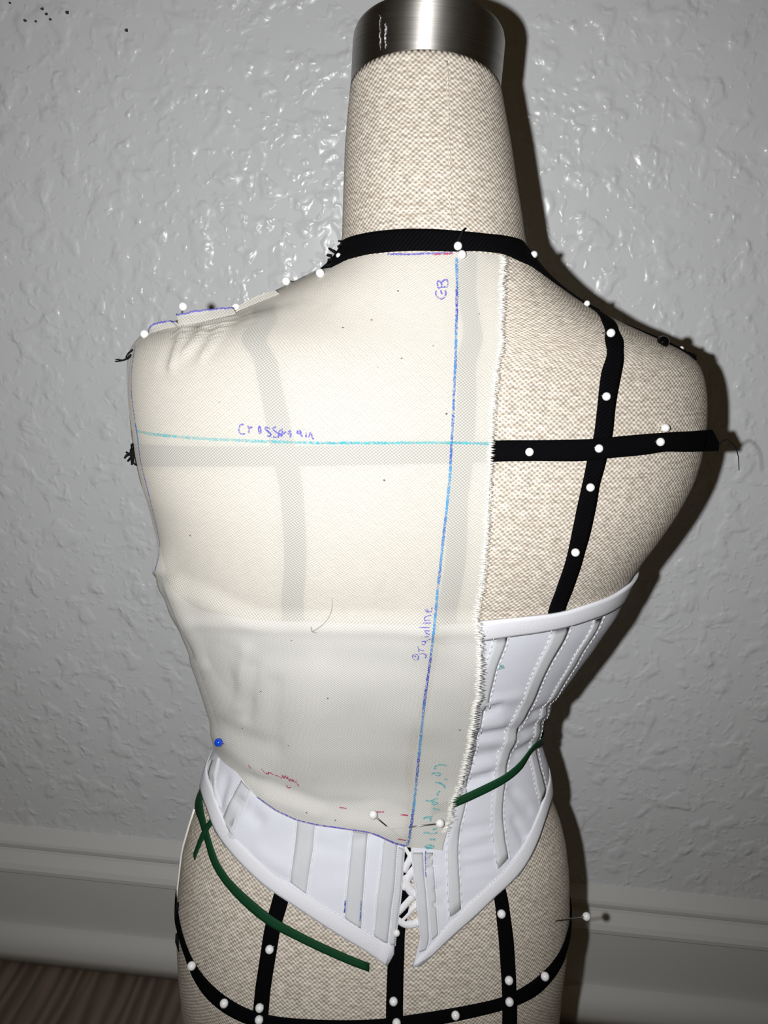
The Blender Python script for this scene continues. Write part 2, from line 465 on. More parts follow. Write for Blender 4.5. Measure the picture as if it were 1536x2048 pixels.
def ring(zr, yb, yf, tilt, ex, cx, a, t=tt, cy=0.0):
    s, c = np.sin(t), np.cos(t)
    ss = np.sign(s) * np.abs(s) ** (2 / ex); cc = np.sign(c) * np.abs(c) ** (2 / ex)
    ty = math.tan(rad(tilt))
    yb, yf = yb - cy, yf + cy
    yy = np.where(cc > 0, yb, yf) * cc
    P = AX + bx * cx + bn * cy + bz * (CAM[2] + zr)
    return P + np.outer(ss * a, bx) + np.outer(yy, bn) + np.outer(yy * ty, bz)


def fit_ring(k, guess=(0.0, 0.08)):
    cx, a = guess
    pr = (-qz[k], cols[0][k], cols[1][k], cols[2][k], cols[3][k])
    for it in range(30):
        X, Y, D = proj(ring(*pr, cx, a, cy=cols[4][k]))
        iR, iL = np.argmax(X), np.argmin(X)
        eR = np.interp(Y[iR], _ry, _rx) - X[iR]; eL = np.interp(Y[iL], _ly, _lx) - X[iL]
        gr, gl = eR * D[iR] / FPX, eL * D[iL] / FPX
        cx += 0.5 * (gr + gl) * 0.7; a += 0.5 * (gr - gl) * 0.7
        a = max(a, 0.01)
    return cx, a


fits = []
g = (0.02, 0.026)
for k in range(NV):
    g = fit_ring(k, g); fits.append(g)
fits = np.array(fits)
for _ in range(2):                                     # light smoothing along the height
    s = fits.copy(); s[1:-1] = 0.25 * fits[:-2] + 0.5 * fits[1:-1] + 0.25 * fits[2:]; fits = s
BP = np.array([ring(-qz[k], cols[0][k], cols[1][k], cols[2][k], cols[3][k], *fits[k], cy=cols[4][k]) for k in range(NV)])   # NV x NU+1 x 3
dv_ = np.gradient(BP, axis=0); du_ = np.gradient(BP, axis=1)
du_[:, 0] = du_[:, -1] = BP[:, 1] - BP[:, -2]
BN = np.cross(dv_, du_); BN /= np.linalg.norm(BN, axis=2, keepdims=True) + 1e-12
if (BN[NV // 2, NU // 2] @ bn) < 0:
    BN = -BN
seg = np.linalg.norm(np.diff(BP, axis=1), axis=2)
UU = np.concatenate([np.zeros((NV, 1)), np.cumsum(seg, axis=1)], axis=1); UU -= UU[:, NU // 2:NU // 2 + 1]
segv = np.linalg.norm(np.diff(BP[:, NU // 2 - 60:NU // 2 + 61:20], axis=0), axis=2).mean(axis=1)
VV = -np.concatenate([[0], np.cumsum(segv)])


def samp(A, i, j):
    i = min(max(i, 0.0), NV - 1.001); j = min(max(j, 0.0), NU - 0.001)
    i0, j0 = int(i), int(j); a, b = i - i0, j - j0
    return (A[i0, j0] * (1 - b) + A[i0, j0 + 1] * b) * (1 - a) + (A[i0 + 1, j0] * (1 - b) + A[i0 + 1, j0 + 1] * b) * a


def bpos(i, j, off=0.0):
    n = samp(BN, i, j)
    return samp(BP, i, j) + n * (off / (np.linalg.norm(n) + 1e-9))


def buv(i, j):
    i = min(max(i, 0.0), NV - 1.001)
    return samp(UU, i, j), np.interp(i, np.arange(NV), VV)


bfaces = [(k * (NU + 1) + j, k * (NU + 1) + j + 1, (k + 1) * (NU + 1) + j + 1, (k + 1) * (NU + 1) + j) for k in range(NV - 1) for j in range(NU)]
BVH = BVHTree.FromPolygons([tuple(p) for p in BP.reshape(-1, 3)], bfaces)


def pij(x, y, dj=0.0, di=0.0):
    """photo pixel -> (row, column) on the form's surface; pixels just off the outline slide in to it"""
    X = x
    for k in range(160):
        d = ray(X, y)
        loc, nrm, idx, dist = BVH.ray_cast(Vector(CAM), Vector(d))
        if loc is not None:
            i, j = divmod(idx, NU)
            p = np.array(loc)
            e1, e2 = BP[i, j + 1] - BP[i, j], BP[i + 1, j] - BP[i, j]
            A = np.stack([e1, e2], 1)
            ab = np.linalg.lstsq(A, p - BP[i, j], rcond=None)[0]
            return i + float(np.clip(ab[1], 0, 1)) + di, j + float(np.clip(ab[0], 0, 1)) + dj
        X += 2.0 if X < 800 else -2.0
    raise RuntimeError('no hit %s %s' % (x, y))


DEG = NU / 360.0


def pij_off(x, y, off):
    """surface coords whose point lifted by off shows at the pixel"""
    X, Y = x, y
    for _ in range(4):
        i, j = pij(X, Y)
        px, py, _d = proj(bpos(i, j, off))
        ex, ey = x - px, y - py
        if abs(ex) > 25 or abs(ey) > 25: break
        X += ex * 0.8; Y += ey * 0.8
    return i, j


def jt(deg):
    return NU / 2 + deg * DEG


# dress form object
form = empty('dress_form', (AX[0], AX[1], 0))
tag(form, 'small linen covered dress form with a steel neck cap, standing before the wall', 'dress form')
allv = list(BP.reshape(-1, 3)); uvs = [(UU[k, j], VV[k]) for k in range(NV) for j in range(NU + 1)]
capc = BP[-1].mean(axis=0); topc = BP[0].mean(axis=0)
allv += [capc, topc]; uvs += [(0, 0), (0, 0)]
fc = list(bfaces)
L = (NV - 1) * (NU + 1)
fc += [(L + j + 1, L + j, len(allv) - 2)[::-1] for j in range(NU)] + [(j, j + 1, len(allv) - 1)[::-1] for j in range(NU)]
mesh_obj('torso', allv, fc, M['linen'], form, uvs)

# steel neck cap: a cylinder rising out of the neck
a0 = fits[0]
cap_rows = []
c_b, c_f = cols[0][0], cols[1][0]
for (dz, sc) in [(-0.012, 1.0), (0.004, 1.0), (0.0130, 1.0), (0.0165, 0.998), (0.0178, 0.985), (0.0184, 0.95), (0.0185, 0.5)]:
    R_ = ring(-qz[0] + dz, c_b - 0.0003, c_f - 0.0003, 17.5, 2.0, a0[0] - 0.0002, a0[1] - 0.0003, np.linspace(-math.pi, math.pi, 97)[:-1], cy=cols[4][0])
    c = R_.mean(axis=0); cap_rows.append(c + (R_ - c) * sc)
V = [p for r in cap_rows for p in r]; n = 96
Fc = [(i * n + k, i * n + (k + 1) % n, (i + 1) * n + (k + 1) % n, (i + 1) * n + k)[::-1] for i in range(len(cap_rows) - 1) for k in range(n)]
Fc.append(tuple((len(cap_rows) - 1) * n + k for k in range(n)))
cap_o = tag(mesh_obj('neck_cap', V, Fc, M['steel'], form), 'brushed steel neck cap')
CAPB = BVHTree.FromPolygons([tuple(p) for p in V], Fc)
cv, cf = [], []
for (x0, y0_, y1_, wmax) in [(771, 46, 98, 5.0), (760, 30, 100, 2.2)]:
    b0 = len(cv)
    for k, yy in enumerate(np.linspace(y0_, y1_, 14)):
        w = wmax * (0.35 + 0.65 * math.sin(math.pi * k / 13)) * random.uniform(0.6, 1.2)
        xc = x0 + random.uniform(-1.2, 1.2)
        for sx in (-0.5, 0.5):
            d = ray(xc + sx * w, yy); hit = CAPB.ray_cast(Vector(CAM), Vector(d))[0]
            cv.append(np.array(hit) - d * 0.0003)
    cf += [(b0 + 2 * k, b0 + 2 * k + 1, b0 + 2 * k + 3, b0 + 2 * k + 2) for k in range(13)]
tag(mesh_obj('glue_smear', cv, cf, M['smear'], cap_o), 'dried pale glue smear')

# stand: turned socket, post and round base under the form
bc = BP[-1].mean(axis=0)
v, f = lathe_data([(0.030, 0.0), (0.030, -0.006), (0.012, -0.012), (0.012, -0.020)], c=(bc[0], bc[1], bc[2]))
mesh_obj('stand_collar', v, f, M['black_metal'], form)
v, f = lathe_data([(0.008, bc[2] - 0.018), (0.008, 0.012)], c=(bc[0], bc[1], 0), seg=24)
mesh_obj('stand_post', v, f, M['black_metal'], form)
v, f = lathe_data([(0.085, 0.0), (0.085, 0.006), (0.080, 0.010), (0.020, 0.014), (0.010, 0.018)], c=(bc[0], bc[1], 0))
mesh_obj('stand_base', v, f, M['black_metal'], form)


# ------------------------------------------------------------------ bands laid over the form (tapes, ribbon, binding, channels)
def resample(pts, n):
    pts = np.asarray(pts, float)
    d = np.concatenate([[0], np.cumsum(np.linalg.norm(np.diff(pts, axis=0), axis=1))])
    q = np.linspace(0, d[-1], n)
    out = np.stack([np.interp(q, d, pts[:, k]) for k in range(pts.shape[1])], 1)
    if n > 8:                       # round the corners a little
        for _ in range(2):
            s = out.copy(); s[1:-1] = 0.25 * out[:-2] + 0.5 * out[1:-1] + 0.25 * out[2:]; out = s
    return out


def to_ij(pts, off=0.0):
    out = []
    for p in pts:
        if p[0] == 'ij':
            out.append((p[1], p[2]))
        elif len(p) == 2:
            out.append(pij_off(p[0], p[1], off(*p) if callable(off) else off))
        else:
            out.append(pij(p[0], p[1], p[2] * DEG, p[3] if len(p) > 3 else 0.0))
    return out


def band_data(A, B, base=0.0003, thick=0.0004, dome=0.0, m=4, n=None, extra=None):
    """closed strip between two edge lines given in surface coordinates; extra(x,y) lifts it further"""
    n = n or max(8, int(3 * max(len(A), len(B))))
    A, B = resample(A, n), resample(B, n)
    V, UV = [], []
    acc = 0.0; last = None
    for k in range(n):
        mid = bpos(*((A[k] + B[k]) / 2))
        if last is not None: acc += np.linalg.norm(mid - last)
        last = mid
        w = np.linalg.norm(bpos(*A[k]) - bpos(*B[k]))
        for s in range(m + 1):
            q = A[k] + (B[k] - A[k]) * s / m
            e = 0.0
            if extra is not None:
                X, Y, _ = proj(bpos(*q)); e = extra(X, Y)
            V.append(bpos(q[0], q[1], base + e + thick + dome * (1 - (2 * s / m - 1) ** 2))); UV.append((acc, w * s / m))
    top = len(V)
    for k in range(n):
        for s in (0, m):
            q = A[k] + (B[k] - A[k]) * s / m
            e = 0.0
            if extra is not None:
                X, Y, _ = proj(bpos(*q)); e = extra(X, Y)
            V.append(bpos(q[0], q[1], base + e)); UV.append((acc, 0))
    Fc = []
    for k in range(n - 1):
        for s in range(m):
            Fc.append((k * (m + 1) + s, k * (m + 1) + s + 1, (k + 1) * (m + 1) + s + 1, (k + 1) * (m + 1) + s))
        a0_, b0_ = top + 2 * k, top + 2 * k + 1; a1_, b1_ = a0_ + 2, b0_ + 2
        Fc.append((k * (m + 1), (k + 1) * (m + 1), a1_, a0_)); Fc.append((k * (m + 1) + m, b0_, b1_, (k + 1) * (m + 1) + m))
        Fc.append((a0_, a1_, b1_, b0_))
    for k in (0, n - 1):
        Fc.append(tuple([k * (m + 1) + s for s in range(m + 1)] + [top + 2 * k + 1, top + 2 * k]))
    return V, Fc, UV


def band(name, A, B, mat, parent=None, **kw):
    of = kw.get('base', 0.0003) + kw.get('thick', 0.0004)
    V, Fc, UV = band_data(to_ij(A, of), to_ij(B, of), **kw)
    return mesh_obj(name, V, Fc, mat, parent, UV)


def at_depth(x, y, depth):
    return CAM + ray(x, y) * depth


def fray_tuft(name, pts_list, parent, r=0.00018, mat=None):
    return mesh_obj(name, *merge([tube_data(p, r, 5, 0.5) for p in pts_list]), mat or M['black_thread'], parent)


TAPE = dict(base=0.0002, thick=0.0004)
# neck tape
rt = empty('style_tape', tuple(bpos(*pij(833, 480)))); tag(rt, 'black twill tape circling the base of the neck', 'tape', 'black twill style tapes')
band('tape', [(656, 520, -24, 4), (664, 505), (681, 484), (716, 469), (763, 461), (833, 457), (911, 461), (970, 467), (1021, 473), (1044, 480), (1051, 487), (1051, 487, 30, 5)],
     [(657, 538, -24, 4), (662, 533), (689, 519), (732, 508), (779, 503), (833, 501), (907, 503), (950, 501), (1009, 507), (1044, 523), (1066, 532), (1066, 532, 30, 5)], M['twill'], rt, n=90, **TAPE)
d0 = proj(bpos(*pij(690, 500)))[2]
fray_tuft('frayed_end', [[at_depth(*q, d0) for q in ((672, 505), (660, 498), (657, 496))], [at_depth(*q, d0) for q in ((676, 495), (684, 488), (681, 482), (676, 482))],
                         [at_depth(*q, d0) for q in ((668, 528), (655, 531), (648, 531))], [at_depth(*q, d0) for q in ((664, 512), (655, 510), (654, 512))],
                         [at_depth(*q, d0) for q in ((664, 518), (656, 520), (655, 524))]], rt, 0.0007)
fray_tuft('loose_thread', [[at_depth(*q, proj(bpos(*pij(915, 480)))[2] - 0.0015) for q in ((915, 484), (921, 472), (925, 462), (931, 456))]], rt, 0.0006)

# princess tape, right back
rt = empty('style_tape', tuple(bpos(*pij(1198, 897)))); tag(rt, 'black twill tape running down the bare right shoulder blade', 'tape', 'black twill style tapes')
band('tape', [(1186, 612, 0, -3), (1192, 620), (1204, 642), (1207, 680), (1206, 729), (1200, 766), (1194, 822), (1187, 879), (1174, 920), (1164, 972), (1155, 1010), (1144, 1066), (1125, 1145), (1097, 1229), (1085, 1262)],
     [(1215, 624, 0, -3), (1222, 635), (1236, 661), (1243, 702), (1239, 766), (1230, 815), (1224, 879), (1213, 920), (1198, 972), (1189, 1029), (1170, 1104), (1151, 1167), (1131, 1224), (1117, 1262)], M['twill'], rt, n=70, **TAPE)
# cross back tape (runs under the muslin and pokes out at both arms)
rt = empty('style_tape', tuple(bpos(*pij(1100, 900)))); tag(rt, 'black twill tape running straight across the back at shoulder blade level', 'tape', 'black twill style tapes')
T2 = dict(base=0.0006, thick=0.0004)
band('tape', [(264, 886), (290, 889), (360, 892), (500, 893), (700, 891), (900, 886), (997, 880), (1091, 880), (1185, 878), (1241, 872), (1297, 867), (1354, 863), (1410, 860), (1418, 860)],
     [(272, 932), (295, 933), (360, 933), (500, 933), (700, 931), (900, 927), (997, 923), (1072, 922), (1166, 923), (1222, 916), (1297, 909), (1327, 903), (1400, 903), (1406, 903)], M['twill'], rt, n=90, **T2)
pe = [bpos(*pij(1417, 861), 0.0008), bpos(*pij(1407, 903), 0.0008)]
dpt = proj(pe[0])[2]
Q = [at_depth(1405, 860.5, dpt - 0.004), at_depth(1425, 859, dpt - 0.001), at_depth(1431, 872, dpt), at_depth(1440, 888, dpt), at_depth(1437, 902, dpt), at_depth(1400, 903.5, dpt - 0.004)]
Q2 = [q + _F * 0.0005 for q in Q]
mesh_obj('free_tape_end', Q + Q2, [tuple(range(6)), tuple(range(6, 12))[::-1]] + [(i, i + 6, (i + 1) % 6 + 6, (i + 1) % 6) for i in range(6)], M['twill'], rt, [(0, 0)] * 12, smooth=False)
fray_tuft('loose_thread', [[at_depth(*q, dpt) for q in ((1436, 893), (1445, 882), (1455, 879), (1464, 886), (1473, 899), (1477, 915), (1478, 941))]], rt, 0.00035)
dl = proj(bpos(*pij(275, 905)))[2]
fray_tuft('frayed_end', [[at_depth(*q, dl) for q in p] for p in [((272, 892), (263, 890), (262, 900), (264, 930)), ((272, 898), (262, 906), (252, 912), (249, 917)), ((272, 912), (262, 915), (255, 923)),
                                                               ((272, 902), (266, 895), (266, 925), (272, 930)), ((272, 908), (258, 909), (252, 904))]], rt, 0.0008)
# princess tape, left back (under the muslin)
rt = empty('style_tape', tuple(bpos(*pij(555, 1000)))); tag(rt, 'black twill tape showing grey through the muslin on the left shoulder blade', 'tape', 'black twill style tapes')
band('tape', [(505, 618), (512, 640), (513, 719), (524, 792), (532, 846), (546, 919), (560, 974), (566, 1047), (568, 1140), (566, 1262)],
     [(549, 606), (556, 640), (560, 719), (572, 800), (581, 850), (596, 919), (606, 974), (611, 1047), (612, 1140), (610, 1262)], M['twill'], rt, n=60, **TAPE)
# centre back tape, upper (under the muslin)
rt = empty('style_tape', tuple(bpos(*pij(930, 700)))); tag(rt, 'black twill tape hidden under the muslin along the centre back', 'tape', 'black twill style tapes')
band('tape', [(917, 506), (921, 640), (917, 760), (908, 880), (895, 1000), (872, 1262)], [(952, 506), (956, 640), (954, 760), (948, 880), (934, 1000), (912, 1262)], M['twill'], rt, n=50, **TAPE)
# shoulder seam tape, right
iN, iT = pij(1075, 545)[0], pij(1395, 722)[0]
rt = empty('style_tape', tuple(bpos(iT, jt(90)))); tag(rt, 'thin black tape edge along the bare right shoulder seam', 'tape', 'black twill style tapes')
band('tape', [('ij', i, jt(q)) for i, q in zip(np.linspace(iN, iT, 12), [108, 106, 103, 99, 94, 90, 87, 85, 83, 81, 80, 79])], [('ij', i, jt(q)) for i, q in zip(np.linspace(iN, iT, 12), np.linspace(120, 104, 12))], M['twill'], rt, n=50, base=0.0002, thick=0.0006)
dr = proj(bpos(iT, jt(88)))[2]
fray_tuft('frayed_end', [[at_depth(*q, dr) for q in p] for p in [((1375, 706), (1385, 712), (1392, 718)), ((1378, 708), (1388, 709), (1393, 713)), ((1380, 712), (1388, 719), (1389, 724))]], rt, 0.0008)

# hip tapes
rt = empty('style_tape', tuple(bpos(*pij(879, 2033)))); tag(rt, 'black twill tape circling the hips at the bottom', 'tape', 'black twill style tapes')
band('tape', [(353, 1816, -50, 0), (353, 1816, -12, 0), (354, 1819), (367, 1878), (386, 1925), (414, 1962), (454, 1997), (504, 2023), (539, 2032), (632, 2040), (770, 2039), (807, 2032), (879, 2021), (951, 2008), (1004, 1996), (1033, 1983), (1072, 1958), (1105, 1926), (1126, 1894), (1138, 1854), (1138, 1850, 50, 0)],
     [(352, 1856, -50, 0), (352, 1856, -12, 0), (353, 1859), (367, 1906), (382, 1950), (407, 1991), (445, 2025), (490, 2048), (539, 2062), (632, 2071), (770, 2069), (807, 2063), (879, 2049), (951, 2034), (1004, 2021), (1033, 2012), (1076, 1990), (1112, 1951), (1132, 1912), (1138, 1887), (1138, 1883, 50, 0)], M['twill'], rt, n=110, base=0.0006, thick=0.0004)
for label, A, B, nm in [
    ('black twill tape down the left hip, crossed by the green ribbon', [(562, 1740), (547, 1789), (526, 1872), (507, 2012), (499, 2100)], [(600, 1740), (578, 1797), (561, 1856), (545, 1950), (536, 2031), (530, 2100)], 'l'),
    ('black twill tape below the corset lacing at centre back', [(790, 1690), (779, 1858), (775, 1933), (773, 1983), (772, 2037), (771, 2110)], [(826, 1690), (810, 1858), (807, 1947), (806, 2037), (805, 2110)], 'c'),
    ('black twill tape down the right hip under the corset hem', [(984, 1765), (988, 1793), (999, 1894), (1004, 1965), (1005, 2048), (1004, 2100)], [(1008, 1762), (1011, 1776), (1022, 1840), (1029, 1904), (1033, 1983), (1034, 2048), (1032, 2100)], 'r')]:
    rt = empty('style_tape', tuple(bpos(*pij(*[p for p in A if len(p) == 2][2])))); tag(rt, label, 'tape', 'black twill style tapes')
    band('tape', A, B, M['twill'], rt, n=44, **TAPE)
# left hip side: bunched tape ends at the outline
dh = proj(bpos(*pij(356, 1850)))[2]
fray_tuft('bunched_end', [[at_depth(*q, dh) for q in p] for p in [((357, 1806), (353, 1826), (355, 1856)), ((356, 1868), (354, 1884), (360, 1904)), ((360, 1872), (356, 1890), (366, 1908))]], bpy.data.objects.get('style_tape.006') or rt, 0.0012)

# ------------------------------------------------------------------ corset
def gauss_seg(x, y, a, b, w):
    ax, ay = a; bx_, by_ = b
    dx, dy = bx_ - ax, by_ - ay
    t = max(0.0, min(1.0, ((x - ax) * dx + (y - ay) * dy) / (dx * dx + dy * dy + 1e-9)))
    d2 = (x - ax - t * dx) ** 2 + (y - ay - t * dy) ** 2
    return math.exp(-d2 / (w * w))


def sstep(a, b, x):
    t = max(0.0, min(1.0, (x - a) / (b - a))); return t * t * (3 - 2 * t)


CREASES = [((930, 1432), (995, 1408), 8, -.0010), ((935, 1470), (1030, 1455), 8, -.0009), ((925, 1512), (990, 1500), 7, -.0011), ((922, 1565), (980, 1545), 8, -.0009),
           ((1060, 1425), (1112, 1400), 7, -.0010), ((1040, 1463), (1085, 1440), 7, -.0010), ((1025, 1505), (1062, 1480), 7, -.0008), ((1020, 1580), (1050, 1620), 9, -.0010),
           ((920, 1660), (985, 1650), 9, -.0008), ((925, 1702), (988, 1682), 8, -.0009), ((925, 1735), (990, 1722), 7, -.0010), ((1025, 1640), (1050, 1690), 8, -.0006),
           ((955, 1400), (1040, 1385), 10, .0006), ((940, 1450), (1000, 1440), 10, .0006), ((925, 1540), (985, 1525), 10, .0006),
           ((852, 1740), (866, 1728), 5, -.0007), ((872, 1778), (888, 1768), 5, -.0007), ((870, 1808), (890, 1800), 5, -.0007), ((855, 1720), (866, 1712), 5, -.0006),
           ((480, 1600), (520, 1640), 12, -.0010), ((455, 1560), (440, 1630), 8, -.0008), ((425, 1560), (415, 1610), 7, -.0008), ((500, 1620), (470, 1665), 9, .0008),
           ((690, 1680), (745, 1672), 9, -.0004), ((520, 1700), (580, 1740), 12, .0005), ((640, 1690), (690, 1705), 10, -.0004)]


def corset_h(x, y):
    h = 0.0
    for a, b, w, amp in CREASES:
        if min(a[0], b[0]) - 40 < x < max(a[0], b[0]) + 40 and min(a[1], b[1]) - 40 < y < max(a[1], b[1]) + 40:
            h += 1.5 * amp * gauss_seg(x, y, a, b, w)
    if x > 900:
        h += 0.0006 * noise.noise(Vector((x * 0.008, y * 0.045, 3.1))) * sstep(1330, 1420, y)
    else:
        h += 0.00045 * noise.noise(Vector((x * 0.012, y * 0.02, 9.1)))
    return max(h, -0.0011)


CB_BASE = 0.0016
KU = 0.085 / (NU / (2 * math.pi))        # metres per column at a typical radius
KV = (qz[-1] - qz[0]) / NV               # metres per row


def patch(poly_ij, step, offs, solid=None):
    """triangulated sheet over the form: outline in surface coords, regular inner points"""
    P2 = [(j * KU, i * KV) for i, j in poly_ij]
    dense = []
    for k in range(len(P2)):
        a, b = np.array(P2[k]), np.array(P2[(k + 1) % len(P2)])
        m = max(1, int(np.linalg.norm(b - a) / step))
        dense += [tuple(a + (b - a) * s / m) for s in range(m)]
    xs = [p[0] for p in dense]; ys = [p[1] for p in dense]
    pa = np.array(dense)
    inner = []
    gx = np.arange(min(xs), max(xs), step); gy = np.arange(min(ys), max(ys), step)
    x1, y1 = pa[:, 0], pa[:, 1]; x2, y2 = np.roll(x1, -1), np.roll(y1, -1)
    for r_, yv in enumerate(gy):
        cr = (y1 > yv) != (y2 > yv)
        xi = np.sort(x1[cr] + (yv - y1[cr]) / (y2[cr] - y1[cr]) * (x2[cr] - x1[cr]))
        for xv in gx + (step * 0.5 if r_ % 2 else 0):
            if np.sum(xi > xv) % 2 == 1 and np.min((x1 - xv) ** 2 + (y1 - yv) ** 2) > (0.55 * step) ** 2:
                inner.append((xv, yv))
    pts = [Vector(p) for p in dense + inner]
    nb = len(dense)
    edges = [(k, (k + 1) % nb) for k in range(nb)]
    ov, oe, of, *_ = delaunay_2d_cdt(pts, edges, [], 1, 1e-7)
    V, UV = [], []
    for p in ov:
        i, j = p[1] / KV, p[0] / KU
        b = bpos(i, j); X, Y, _ = proj(b)
        V.append(bpos(i, j, offs(X, Y, i, j))); UV.append(buv(i, j))
    return V, [tuple(q) for q in of], UV


def orient(V, F):
    out = []
    for q in F:
        a, b, c = (np.asarray(V[k]) for k in q[:3])
        n = np.cross(b - a, c - a)
        ctr = AX + bz * a[2]
        out.append(q if n @ (a - ctr) > 0 else q[::-1])
    return out


def corset_panel(name, poly, parent):
    V, Fq, UV = patch(to_ij(poly, CB_BASE), 0.0021, lambda X, Y, i, j: CB_BASE + corset_h(X, Y))
    o = mesh_obj(name, V, orient(V, Fq), M['white'], parent, UV)
    s = o.modifiers.new('thickness', 'SOLIDIFY'); s.thickness = 0.0009; s.offset = -1
    return o


corset = empty('corset', tuple(bpos(*pij(960, 1700))))
tag(corset, 'white boned cotton corset laced at the back around the waist', 'corset')
r_top = [(878, 1252), (964, 1245), (1015, 1239), (1088, 1232), (1125, 1227), (1179, 1210), (1234, 1190), (1256, 1174)]
iS, jS = pij(1256, 1174)
r_top += [('ij', iS - 3, jS + 20), ('ij', iS - 6, jt(140)), ('ij', iS - 4, jt(178))]
iB, jB = pij(1101, 1606)
r_bot = [('ij', iB + 22, jt(178)), ('ij', iB + 8, jt(140)), ('ij', iB - 1, jB + 14), (1101, 1606), (1090, 1643), (1072, 1693), (1044, 1743), (986, 1797), (929, 1851), (886, 1890), (850, 1926), (836, 1934), (825, 1933)]
r_cb = [(831, 1915), (840, 1876), (834, 1822), (826, 1750), (822, 1700), (832, 1600), (852, 1430)]
l_cb = [(838, 1430), (818, 1600), (809, 1700), (806, 1750), (797, 1840), (789, 1890), (788, 1908), (775, 1931)]
iSl, jSl = pij(352, 1190)
l_top = [('ij', iSl - 4, jt(-178)), ('ij', iSl - 6, jt(-140)), ('ij', iSl - 2, jSl - 18), (352, 1190), (400, 1222), (500, 1240), (650, 1246), (864, 1252)]
iBl, jBl = pij(401, 1584)
l_bot = [(770, 1931), (736, 1903), (695, 1881), (632, 1841), (576, 1803), (532, 1775), (495, 1741), (457, 1700), (428, 1659), (414, 1619), (403, 1588), ('ij', iBl - 1, jBl - 14), ('ij', iBl + 8, jt(-140)), ('ij', iBl + 22, jt(-178))]
panel_r = corset_panel('right_panel', r_top + r_bot + r_cb, corset)
panel_l = corset_panel('left_panel', l_top + l_cb + l_bot, corset)


def cx_extra(X, Y):
    return corset_h(X, Y)


BND = dict(base=CB_BASE - 0.0008, thick=0.0011, dome=0.0004, m=6)
band('binding', r_top, [(878, 1290), (964, 1284), (1015, 1275), (1106, 1262), (1146, 1253), (1190, 1238), (1222, 1226), (1240, 1214), ('ij', iS + 5, jS + 20), ('ij', iS + 2, jt(140)), ('ij', iS + 4, jt(178))], M['white_bind'], corset, n=70, **BND)
band('binding', r_bot, [('ij', iB + 14, jt(178)), ('ij', iB, jt(140)), ('ij', iB - 8, jB + 14), (1092, 1585), (1074, 1636), (1052, 1682), (1022, 1727), (968, 1779), (912, 1832), (880, 1866), (866, 1892), (856, 1900), (850, 1905)], M['white_bind'], corset, n=80, **BND)
band('binding', l_bot, [(783, 1890), (751, 1878), (707, 1853), (644, 1812), (586, 1774), (543, 1746), (512, 1717), (476, 1683), (450, 1645), (434, 1608), (424, 1575), ('ij', iBl - 9, jBl - 14), ('ij', iBl, jt(-140)), ('ij', iBl + 14, jt(-178))], M['white_bind'], corset, n=80, **BND)
# boning channels: raised bands with stitched edges
CH = dict(base=CB_BASE - 0.0001, thick=0.00028, dome=0.00018, m=4, extra=cx_extra)
CHANNELS = [
    ([(990, 1272), (966, 1350), (945, 1430), (928, 1520), (912, 1600), (900, 1660), (895, 1720), (897, 1790), (900, 1834)], [(1016, 1270), (990, 1345), (968, 1430), (950, 1520), (932, 1600), (920, 1660), (916, 1720), (919, 1780), (922, 1818)]),
    ([(1106, 1258), (1064, 1352), (1036, 1420), (1008, 1490), (992, 1545), (986, 1600), (986, 1650), (992, 1700), (997, 1738)], [(1142, 1248), (1092, 1345), (1060, 1420), (1030, 1490), (1014, 1540), (1005, 1600), (1007, 1650), (1013, 1690), (1017, 1716)]),
    ([(1190, 1240), (1150, 1310), (1108, 1384), (1076, 1452), (1062, 1500), (1066, 1540), (1074, 1580), (1082, 1606)], [(1206, 1232), (1164, 1306), (1120, 1380), (1086, 1450), (1074, 1498), (1080, 1536), (1090, 1570), (1094, 1580)]),
    ([(826, 1705), (829, 1750), (837, 1822), (843, 1876), (838, 1905)], [(846, 1705), (849, 1760), (855, 1830), (858, 1880), (852, 1900)]),
    ([(850, 1705), (853, 1760), (860, 1830), (864, 1880)], [(866, 1705), (869, 1760), (873, 1830), (876, 1868)]),
    ([(595, 1640), (590, 1690), (584, 1740), (580, 1764)], [(630, 1648), (626, 1700), (616, 1760), (612, 1788)]),
    ([(706, 1662), (701, 1710), (694, 1780), (689, 1836)], [(736, 1666), (732, 1710), (726, 1790), (722, 1858)]),
    ([(769, 1672), (764, 1720), (754, 1800), (748, 1872)], [(795, 1690), (791, 1740), (782, 1820), (775, 1888)]),
    ([(798, 1694), (794, 1740), (786, 1820), (780, 1890)], [(807, 1698), (804, 1740), (795, 1830), (788, 1890)]),
    ([(482, 1560), (466, 1590), (452, 1620), (443, 1640)], [(500, 1580), (487, 1612), (474, 1645), (467, 1668)]),
    ([(424, 1520), (415, 1550), (416, 1580), (426, 1606)], [(438, 1515), (430, 1550), (430, 1580), (438, 1614)]),
]
stitches = []
for A, B in CHANNELS:
    band('boning_channel', A, B, M['white_band'], panel_r if A[0][0] > 815 else panel_l, n=36, **CH)
    for E, s in ((A, -2.5), (B, 2.5)):
        e = resample(to_ij([(x + s, y) for x, y in E], CB_BASE), 90)
        for k in range(0, 89, 2):
            pa, pb = e[k], e[k] + (e[k + 1] - e[k]) * 1.5
            X, Y, _ = proj(bpos(*pa))
            h = CB_BASE + corset_h(X, Y) + 0.0002
            stitches.append(tube_data([bpos(*pa, h), bpos(*((pa + pb) / 2), h + 0.0001), bpos(*pb, h)], 0.00017, 4))
for E in ([(424, 1640), (440, 1668), (470, 1702), (505, 1735), (560, 1772), (640, 1826), (700, 1864), (748, 1890)],):
    e = resample(to_ij([(x + 12, y - 16) for x, y in E]), 120)
    for k in range(0, 119, 2):
        stitches.append(tube_data([bpos(*e[k], CB_BASE + 0.0003), bpos(*(e[k + 1]), CB_BASE + 0.0003)], 0.00017, 4))
